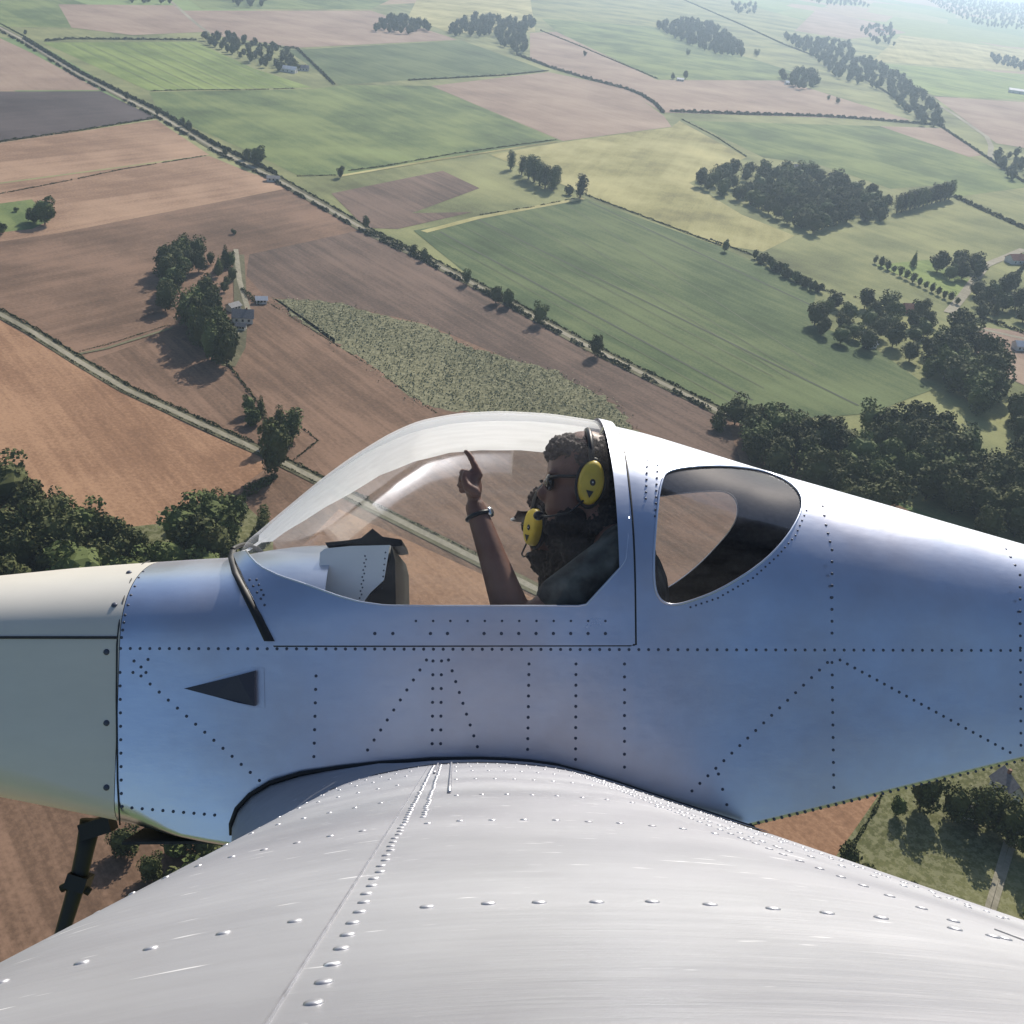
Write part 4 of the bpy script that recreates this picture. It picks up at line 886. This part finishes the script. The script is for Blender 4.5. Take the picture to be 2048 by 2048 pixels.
# root fairing
RC = [(476, 1696), (464, 1672), (463, 1650), (474, 1620), (500, 1592), (540, 1568), (600, 1550), (680, 1538), (760, 1529), (820, 1525), (860, 1522), (900, 1521), (960, 1520.5), (1010, 1522), (1060, 1526), (1110, 1533), (1160, 1546), (1230, 1567), (1300, 1591), (1430, 1633), (1507, 1658)]
RCi = [(480, 1738), (482, 1732), (490, 1718), (510, 1694), (545, 1656), (575, 1634), (610, 1610), (680, 1570), (760, 1544), (820, 1532), (860, 1526), (900, 1523)]+[(px, py) for px, py in RC[12:]]
fb_ = MB(); rows = []
for t in np.linspace(0, 1, 7):
    r_ = []
    for i in range(len(RC)):
        A = AP(*RC[i], D+.004); x = AP(*RCi[i], D).x; B = wpt(x, D-.13); B.z += .0015; s = t; bul = .010*math.sin(math.pi*t)*(1 if i < 9 else .3)
        p = A.lerp(B, s); p.z += bul; r_.append(p)
    rows.append(r_)
fb_.grid(rows); part('root_fairing', fb_, [M['aluwing']])
tb = MB(); tb.tube([AP(px, py, D)+Vector((0, -.006, .003)) for px, py in RC[1:]], .0052, 8); part('fairing_seal_shade', tb, M['rubber'])  # black seal made thick to include the shadow line along the wing root
# wing rivets, spars and seams
WR = []
def wr_at(x, y, r=.0036): WR.append((y, x, r))
def xroot(px, py): return AP(px, py, D).x
ribx = [xroot(px, 1530) for px in (734, 763, 791, 818, 845, 897, 921, 941, 965, 988, 1011, 1035, 1057, 1080, 1108, 1130, 1155, 1182, 1210)]
for y in (.50,):
    for x in ribx: wr_at(x+random.uniform(-.001, .001), y+random.uniform(-.003, .003))
for y, sp in ((.93, .026), (1.275, .028), (1.65, .028), (1.95, .028), (2.16, .028), (2.33, .02)):
    x = xroot(600, 1530)
    while x < xroot(1440, 1530):
        if abs(x-xroot(868, 1530)) > .02: wr_at(x, y+random.uniform(-.003, .003))
        x += sp
def span(pxr, y0, y1, sp, r=.0034, jx=.0):
    y = y0
    while y < y1: wr_at(xroot(pxr, 1530)+random.uniform(-.001, .001)+jx, y, r); y += sp
span(870, .26, 2.36, .027); span(872.5, 1.0, 2.36, .027, jx=.012)
span(1125, .3, 2.36, .04); span(1360, .5, 2.36, .04); span(604, .3, 2.2, .045); span(1150, .9, 2.36, .04)
for (px, py) in [(1063, 1840), (900, 2000)]: pass
WR.sort()
for i, (y, x, r) in enumerate(WR):
    rb = rv if i >= 100 else MB(); rb.dome(wpt(x, y), wnrm(x, y), r*.95, .0011, 12 if y < 1.2 else 7, 1 if i >= 100 else 0)
    if i < 100: part('rivet', rb, M['aluwing'], wing)
rr_ = part('rivets', rv, [M['rivet'], M['wrivet']]); rr_['kind'] = 'stuff'
sb = MB()
def sline(pxr, y0, y1, w, h, m=0):
    x = xroot(pxr, 1530); r0 = []
    for y in np.linspace(y0, y1, 40): r0.append([wpt(x-w/2, y)-Vector((0, 0, .0005)), wpt(x-w/2+.0004, y)+Vector((0, 0, h)), wpt(x+w/2-.0004, y)+Vector((0, 0, h)), wpt(x+w/2, y)-Vector((0, 0, .0005))])
    sb.grid(r0, sm=False)
sline(861, -.2, 2.38, .0016, .0012); sline(1147, -.2, .55, .0010, .0007)
for pxr, y0, y1 in ((903, 1.32, 2.45), (878, 1.9, 2.4)):
    sb.tube([wpt(xroot(pxr, 1530), y)+Vector((0, 0, .002)) for y in np.linspace(y0, y1, 8)], .0022, 6)
part('skin_lap', sb, M['wrivet'], wing)
# -- gear leg under the nose
gb_ = MB(); g = lambda px, py, y=YC-.1: AP(px, py, y)
gb_.tube([g(182, 1640), g(170, 1700), g(158, 1755), g(140, 1815), g(120, 1880), g(105, 1930)], [.026, .022, .021, .019, .017, .015], 10)
gb_.box(-.025, .025, -.03, .03, -.018, .018, 0, Matrix.Translation(g(158, 1762)) @ Matrix.Rotation(.3, 4, 'Y')); gb_.tube([g(122, 1778), g(148, 1765), g(180, 1785)], [.010, .012, .010], 7)
gb_.box(-.03, .045, -.03, .03, -.02, .02, 0, Matrix.Translation(g(190, 1655)) @ Matrix.Rotation(-.3, 4, 'Y'))
gl_ = part('nose_gear_leg', gb_, M['rubber'])
wh = MB(); wc = g(70, 2060); wh.tube([wc+Vector((math.cos(a)*.13, 0, math.sin(a)*.13)) for a in np.linspace(0, 2*math.pi, 25)[:-1]], .045, 10, closed=True); part('wheel', wh, M['rubber'], gl_)
# -- cockpit interior
M['panelm'] = simple('panel_shell_aluminium', (.86, .86, .84), .5, .05, noise=.05, scale=9)
pb = MB(); YA, YB = YC-.40, YC+.40
def cp(px, py, y): return AP(px, py, D+.10) if y == YA else None
ol = [(635, 1190), (640, 1105), (650, 1097), (700, 1092), (780, 1090), (768, 1160), (740, 1186), (722, 1212), (722, 1260), (640, 1260)]
A_ = [AP(px, py, D+.10) for px, py in ol]; B_ = [Vector((p.x, YB, p.z)) for p in A_]; nn_ = len(ol)
pb.add(A_+B_, [tuple(range(nn_)), tuple(range(nn_, 2*nn_))[::-1]]+[(i, (i+1) % nn_, nn_+(i+1) % nn_, nn_+i) for i in range(nn_)])
pan = part('instrument_panel', pb, M['panelm']); fixn(pan.data)
fb2 = MB(); ol = [(783, 1092), (790, 1120), (792, 1215), (722, 1260), (722, 1214), (742, 1188), (770, 1161)]
A_ = [AP(px, py, D+.105) for px, py in ol]; B_ = [Vector((p.x, YB-.005, p.z)) for p in A_]; nn_ = len(ol); fb2.add(A_+B_, [tuple(range(nn_)), tuple(range(nn_, 2*nn_))[::-1]]+[(i, (i+1) % nn_, nn_+(i+1) % nn_, nn_+i) for i in range(nn_)])
fc = part('panel_face', fb2, M['rubber'], pan); fixn(fc.data)
rb2 = MB()
for i in range(15): rb2.dome(AP(730-i*.9+(i % 2)*3, 1112+i*7, D+.10), (0, -1, 0), .0022, .0012, 6)
for i in range(7): rb2.dome(AP(771-i*1.2, 1105+i*12, D+.10), (0, -1, 0), .0022, .0012, 6)
part('panel_rivets', rb2, M['rivet'], pan)
cb2 = MB(); ol = [(650, 1085), (700, 1080), (722, 1076), (745, 1057), (765, 1073), (803, 1079), (806, 1091), (790, 1093), (735, 1089), (700, 1086), (655, 1094)]
A_ = [AP(px, py, D+.22) for px, py in ol]; B_ = [AP(px, py, D+.22)+Vector((0, .34, 0)) for px, py in ol]; nn_ = len(ol); cb2.add(A_+B_, [tuple(range(nn_)), tuple(range(nn_, 2*nn_))[::-1]]+[(i, (i+1) % nn_, nn_+(i+1) % nn_, nn_+i) for i in range(nn_)])
co = part('glare_shield', cb2, M['rubber']); fixn(co.data)
# seats
M['seat'] = simple('seat_fabric', (.035, .035, .04), .85, noise=.4, scale=40)
for yc in (YC-.25, YC+.25):
    s1 = MB(); rows = []
    path = [(1000, 1440), (1080, 1455), (1180, 1455), (1222, 1400), (1238, 1300), (1248, 1200), (1246, 1110), (1236, 1088)]
    for i, (px, py) in enumerate(path):
        c = AP(px, py, YC-.25); c.y = yc; t_ = .035; off = Vector((0, 0, -.06)) if i < 3 else Vector((.055, 0, 0)); w2 = .20 if i < 6 else .15
        rows.append([c+Vector((0, -w2, 0)), c+Vector((0, -w2*.5, 0))-off*.12, c+Vector((0, w2*.5, 0))-off*.12, c+Vector((0, w2, 0)), c+off+Vector((0, w2, 0)), c+off+Vector((0, -w2, 0)), c+Vector((0, -w2, 0))])
    s1.grid(rows); s1.add(rows[-1][:-1], [tuple(range(6))]); st = part('seat', s1, M['seat']); autosmooth(st.data, 50)
# floor and bulkhead behind the seats
bb = MB(); zf = slerp(0, BOT)+.03; bb.box(XF+.02, XK+.3, YC-.46, YC+.46, zf, zf+.006); part('cockpit_floor', bb, M['inside'])
# ================================================================== PEOPLE
def skin(name, mats, balls, caps, voxel, base, parent=None, smooth=4, rough=0):
    b = MB()
    for c, r, *rot in balls: b.ball(c, r, 16, 0, rot[0] if rot else None)
    for pts, rs in caps:
        pts = [Vector(p) for p in pts]; b.tube(pts, rs, 14)
        for p, r in zip(pts, rs): b.ball(p, r, 12)
    me = b.me(); me.transform(Matrix.Translation(-base)); o = obj(name, me, parent, mats)
    md = o.modifiers.new('r', 'REMESH'); md.mode = 'VOXEL'; md.voxel_size = voxel; md.use_smooth_shade = True
    ms = o.modifiers.new('s', 'SMOOTH'); ms.iterations = smooth; ms.factor = .5
    bake(o)
    if rough:
        from mathutils import noise as NZ
        for v in o.data.vertices:
            d = v.normal*(NZ.noise(v.co*95)+.6*NZ.noise(v.co*210))*rough; v.co += d
    o.data.polygons.foreach_set('use_smooth', [True]*len(o.data.polygons)); return o
def skinmat(name, c):
    m = simple(name, c, .5, noise=.12, scale=30); b = m.node_tree.nodes['Principled BSDF']; b.inputs['Subsurface Weight'].default_value = .12; b.inputs['Subsurface Radius'].default_value = (.02, .008, .004); return m
M['skin'] = skinmat('skin', (.185, .092, .066)); M['shirt'] = simple('grey_green_tshirt', (.055, .062, .058), .9, noise=.8, scale=24, bump=.006)
M['trous'] = simple('dark_trousers', (.03, .035, .05), .9, noise=.3, scale=30); M['beard'] = simple('dark_hair', (.018, .014, .012), .8, noise=.5, scale=80, bump=.004)
M['cap'] = simple('curly_hair', (.060, .046, .042), .8, noise=.6, scale=90, bump=.004); M['lens'] = simple('sunglass_lens', (.01, .01, .012), .12)
M['yel'] = simple('yellow_muff', (.62, .45, .05), .4, noise=.12, scale=30); M['blk'] = simple('black_plastic', (.012, .012, .013), .4); M['whi'] = simple('white_trim', (.75, .75, .75), .5)
M['rub2'] = M['rubber']
def human(name, Xh, zh, yc, yaw, label, arm_near, shirt, base, scale=1.0, capped=True):
    """seated figure; head centre (Xh, zh) on lateral plane yc, looking forward (-x) turned by yaw towards the far side"""
    root = bpy.data.objects.new(name, None); COL.objects.link(root); root.matrix_world = MA @ Matrix.Translation(base); tag(root, label, 'person'); root.empty_display_size = .05
    R = Matrix.Rotation(-yaw, 3, 'Z'); H = Vector((Xh, yc, zh))
    h = lambda x, y, z: H+R @ Vector((x, y, z))          # head local: -x face, -y near ear
    Rm = R
    neck0 = H+Vector((.045, 0, -.10)); neck1 = H+Vector((.070, 0, -.14)); S = H+Vector((.080, 0, -.155))
    hip = Vector((S.x+.03, yc, S.z-.44)); 
    balls = [(h(.012, 0, .03), (.098, .077, .100), Rm), (h(-.030, 0, -.045), (.062, .058, .080), Rm), (h(-.092, 0, -.028), (.020, .013, .020), Rm), (h(-.082, 0, -.012), (.012, .010, .022), Rm),
             (h(-.070, 0, -.070), (.022, .026, .010), Rm), (h(-.062, 0, -.103), (.028, .030, .020), Rm), (h(-.075, -.030, .018), (.014, .022, .008), Rm), (h(-.075, .030, .018), (.014, .022, .008), Rm),
             (h(.02, -.078, -.02), (.018, .008, .032), Rm), (h(.02, .078, -.02), (.018, .008, .032), Rm)]
    ch = S+Vector((.015, 0, -.13)); be = S+Vector((.0, 0, -.30))
    balls += [(ch, (.105, .155, .15)), (be, (.115, .145, .14)), (hip, (.13, .17, .11))]
    caps = [([H+Vector((.035, 0, -.05)), neck0, neck1], [.058, .056, .062]), ([S+Vector((0, -.15, -.02)), S, S+Vector((0, .15, -.02))], [.052, .062, .052])]
    arms = []
    if arm_near:
        sh = S+Vector((.0, -.165, -.035)); el = AP(1036, 1262, yc-.17); wr = AP(951, 1015, yc-.13); 
        caps += [([sh, sh.lerp(el, .5), el], [.053, .046, .038]), ([el, el.lerp(wr, .22), el.lerp(wr, .55), wr], [.040, .043, .034, .0245])]; arms.append((sh, el))
        y0 = yc-.13; q = lambda px, py, dy=0: AP(px, py, y0+dy)
        balls += [(q(947, 975), (.021, .036, .033)), (q(944, 958), (.021, .036, .022))]
        def fing(ps, rs): caps.append((ps, rs))
        fing([q(958, 950, -.022), q(949, 930, -.022), q(941, 914, -.021), q(932, 902, -.020)], [.0100, .0088, .0080, .0066])     # index, pointing
        fing([q(945, 950, -.002), q(926, 944, -.002), q(922, 958, -.001), q(936, 962, 0)], [.0102, .0100, .0092, .0082])
        fing([q(943, 958, .016), q(923, 958, .018), q(920, 971, .018), q(934, 972, .015)], [.0098, .0094, .0088, .0078])
        fing([q(943, 968, .033), q(926, 971, .035), q(923, 982, .034), q(935, 982, .030)], [.0088, .0084, .0078, .0068])
        fing([q(952, 985, -.036), q(936, 974, -.043), q(929, 960, -.038), q(931, 944, -.032)], [.0125, .0115, .0098, .0080])       # thumb
    else:
        sh = S+Vector((.0, -.165, -.035)); el = sh+Vector((-.06, -.02, -.26)); wr = el+Vector((-.22, .05, -.03)); caps += [([sh, el], [.052, .040]), ([el, wr], [.040, .026])]; arms.append((sh, el)); balls.append((wr+Vector((-.05, 0, -.005)), (.05, .022, .036)))
        for i in range(4): caps.append(([wr+Vector((-.08, -.02, .018-.014*i)), wr+Vector((-.115, -.012, .016-.014*i)), wr+Vector((-.12, .012, .016-.014*i))], [.009, .0085, .0075]))
        caps.append(([wr+Vector((-.03, -.015, .02)), wr+Vector((-.07, -.03, .035)), wr+Vector((-.10, -.028, .03))], [.012, .010, .008]))
    sh = S+Vector((.0, .165, -.035)); el = sh+Vector((-.08, .0, -.25)); wr = el+Vector((-.22, -.05, -.01)); caps += [([sh, el], [.052, .040]), ([el, wr], [.040, .026])]; arms.append((sh, el)); balls.append((wr+Vector((-.05, 0, -.005)), (.05, .022, .036)))
    for i in range(4): caps.append(([wr+Vector((-.08, .02, .018-.014*i)), wr+Vector((-.115, .012, .016-.014*i)), wr+Vector((-.12, -.012, .016-.014*i))], [.009, .0085, .0075]))
    caps.append(([wr+Vector((-.03, .015, .02)), wr+Vector((-.07, .03, .035)), wr+Vector((-.10, .028, .03))], [.012, .010, .008]))
    legs = []
    for s in (-1, 1):
        a = hip+Vector((0, s*.09, -.01)); kn = hip+Vector((-.40, s*.11, .06)); an = hip+Vector((-.76, s*.10, -.06)); legs += [([a, a.lerp(kn, .5), kn], [.088, .075, .056]), ([kn, kn.lerp(an, .35), an], [.056, .055, .036]), ([an, an+Vector((-.08, 0, -.01)), an+Vector((-.10, 0, .06))], [.04, .035, .03])]
    caps += legs
    body = skin('body', [M['skin']], balls, caps, .0055, base, root, 3)
    # clothing
    sl_ = [([a, a.lerp(b, .60)], [.066, .060]) for a, b in arms]
    skin('tshirt', [shirt], [(ch, (.118, .170, .160)), (be, (.128, .158, .15)), (hip+Vector((0, 0, .05)), (.138, .178, .09))], [([S+Vector((.003, -.15, -.022)), S+Vector((.008, -.05, -.022)), S+Vector((.008, .05, -.022)), S+Vector((.003, .15, -.022))], [.064, .066, .066, .064])]+sl_, .007, base, root, 2)
    skin('trousers', [M['trous']], [(hip, (.142, .182, .115))], [(p, [r*1.14 for r in rs]) for p, rs in legs[:2]+legs[3:5]], .010, base, root, 2)
    skin('beard', [M['beard']], [(h(-.058, 0, -.112), (.036, .038, .030), Rm), (h(-.030, -.038, -.092), (.040, .022, .032), Rm), (h(-.030, .038, -.092), (.040, .022, .032), Rm), (h(-.018, 0, -.125), (.050, .046, .036), Rm), (h(.0, 0, -.165), (.055, .052, .055), Rm)], [], .004, base, root, 1, .006)
    skin('hair', [M['beard']], [(h(.055, 0, .0), (.075, .082, .095), Rm), (h(.065, 0, -.09), (.055, .074, .065), Rm), (h(.098, 0, -.03), (.040, .064, .08), Rm), (h(.070, 0, -.13), (.062, .078, .06), Rm), (h(.035, 0, -.12), (.05, .066, .05), Rm), (h(.045, 0, .035), (.078, .084, .068), Rm)], [], .004, base, root, 1, .011)
    cp_ = skin('curls', [M['cap']], [(h(.022, 0, .050), (.094, .080, .070), Rm), (h(-.03, 0, .075), (.06, .065, .045), Rm)], [], .0035, base, root, 1, .009)
    return root, h, Rm
# near occupant
YN = YC-.25
HN = AP(1163, 965, YN); bn = AP(1215, 1420, YN)
near, hN, RN = human('person', HN.x, HN.z, YN, 0.0, 'bearded person in a grey T-shirt and yellow ear defenders pointing upwards with one finger', True, M['shirt'], bn)
YF = YC+.24; HF = AP(1112, 1050, YF); bf = Vector((HF.x+.1, YF, HF.z-.62))
far, hF, RF = human('person', HF.x, HF.z, YF, math.radians(55), 'person in dark clothes and peaked cap mostly hidden behind the pointing one', False, M['trous'], bf)
def accessory(name, label, cat, base):
    o = bpy.data.objects.new(name, None); COL.objects.link(o); o.matrix_world = MA @ Matrix.Translation(base); o.empty_display_size = .02; tag(o, label, cat); return o
def apart(name, mb, m, root, base):
    me = mb.me(); me.transform(Matrix.Translation(-base)); return obj(name, me, root, m)
def muffs(h, R, label, marks=True):
    b0 = h(0, 0, .1); o = accessory('ear_defenders', label, 'ear defenders', b0)
    for s in (-1, 1):
        mb = MB(); rows = []
        for (t, q) in ((.084, 1.0), (.100, 1.0), (.108, .93), (.112, .75), (.113, .3), (.113, .02)):
            r = []
            for i in range(29):
                a = 2*math.pi*i/28; x = .031*q*math.cos(a); z = .053*q*math.sin(a); x += .006*math.sin(a)*q; r.append(h(.012+x, s*t, -.012+z))
            rows.append(r)
        mb.grid(rows); mu = apart('ear_cup', mb, M['yel'], o, b0)
        cb_ = MB(); rows = []
        for (t, q) in ((.070, 1.02), (.080, 1.14), (.088, 1.14), (.0885, 1.0)):
            rows.append([h(.012+.033*q*math.cos(2*math.pi*i/28)+.006*math.sin(2*math.pi*i/28), s*t, -.012+.055*q*math.sin(2*math.pi*i/28)) for i in range(29)])
        cb_.grid(rows); apart('cushion', cb_, M['blk'], o, b0)
        if marks:
            k_ = MB(); c = h(.014, s*.1135, -.014); k_.ball(c, (.0068, .0015, .0085), 12, 0, R); apart('round_mark', k_, M['blk'], mu, b0)
            k_ = MB(); tri = [(-.002, -.032), (.016, -.036), (.005, -.052)]; A = [h(x, s*.1130, z) for x, z in tri]; B = [h(x, s*.1145, z) for x, z in tri]
            k_.add(A+B, [(0, 1, 2), (5, 4, 3), (0, 1, 4, 3), (1, 2, 5, 4), (2, 0, 3, 5)]); apart('triangle_mark', k_, M['blk'], mu, b0)
            k_ = MB(); k_.ball(h(.014, s*.1150, -.014), (.002, .001, .002), 8, 0, R); apart('pivot_dot', k_, M['whi'], mu, b0)
    hb2 = MB(); hb2.tube([h(.014+.0*a, .096*math.sin(a), .03+.100*math.cos(a)) for a in np.linspace(-1.62, 1.62, 17)], .0075, 8); apart('headband', hb2, M['blk'], o, b0)
    mc = MB(); mc.tube([h(.0, -.105, -.05), h(-.04, -.095, -.085), h(-.085, -.055, -.09), h(-.105, -.02, -.085)], .0028, 6); mc.ball(h(-.107, -.012, -.084), (.014, .012, .012), 10, 0, R); apart('microphone', mc, M['blk'], o, b0)
    return o
muffs(hN, RN, 'yellow ear defenders with a black dot and triangle on the pointing person')
muffs(hF, RF, 'mustard yellow ear defenders of the half hidden person')
def shades(h, R, label):
    b0 = h(-.09, 0, .0); o = accessory('sunglasses', label, 'sunglasses', b0)
    for s in (-1, 1):
        l = MB(); l.ball(h(-.088+.006, s*.033, -.004), (.012, .030, .021), 14, 0, R); apart('lens', l, M['lens'], o, b0)
        a = MB(); a.tube([h(-.084, s*.060, .004), h(-.06, s*.074, .006), h(.0, s*.082, .004)], .0045, 6); apart('temple', a, M['blk'], o, b0)
    a = MB(); a.tube([h(-.098, -.012, .002), h(-.102, 0, .004), h(-.098, .012, .002)], .003, 6); apart('bridge', a, M['blk'], o, b0)
shades(hN, RN, 'black wraparound sunglasses on the pointing person')
shades(hF, RF, 'dark sunglasses on the half hidden person')
# peak of the far person's cap, white underside edge
pk = MB(); rows = []
for j, t in enumerate((0, .5, 1)):
    rows.append([hF(-.085-.075*t*math.cos(a)**.5 if abs(a) < 1.5 else -.085, .075*math.sin(a)*(1-.12*t), .045-.022*t) for a in np.linspace(-1.45, 1.45, 13)])
pk.grid(rows); me = pk.me(); me.transform(Matrix.Translation(-bf)); pko = obj('cap_peak', me, far, [M['cap'], M['whi']]); solid(pko, .004, 0); bake(pko)
tb = MB(); tb.tube(rows[-1], .0035, 6); me = tb.me(); me.transform(Matrix.Translation(-bf)); obj('peak_edge', me, pko, M['whi'])
# wristwatch
w0 = AP(957, 1032, YN-.13); wa = accessory('wristwatch', 'dark wristwatch with a bright face on the raised wrist', 'watch', w0)
ax3 = (AP(951, 1015, YN-.13)-AP(1036, 1262, YN-.17)).normalized(); u1 = ax3.cross(Vector((0, 1, 0))).normalized(); u2 = ax3.cross(u1)
wb_ = MB(); wb_.tube([w0+(u1*math.cos(a)+u2*math.sin(a))*.0275 for a in np.linspace(0, 2*math.pi, 21)[:-1]], .0055, 8, closed=True); apart('strap', wb_, M['blk'], wa, w0)
wf = MB(); s_ = 1 if u1.x > 0 else -1; wf.dome(w0+u1*s_*.029-Vector((0, .008, 0)), u1*s_-Vector((0, .5, 0)), .013, .006, 14); apart('watch_face', wf, simple('watch_steel', (.7, .7, .7), .15, .9), wa, w0)
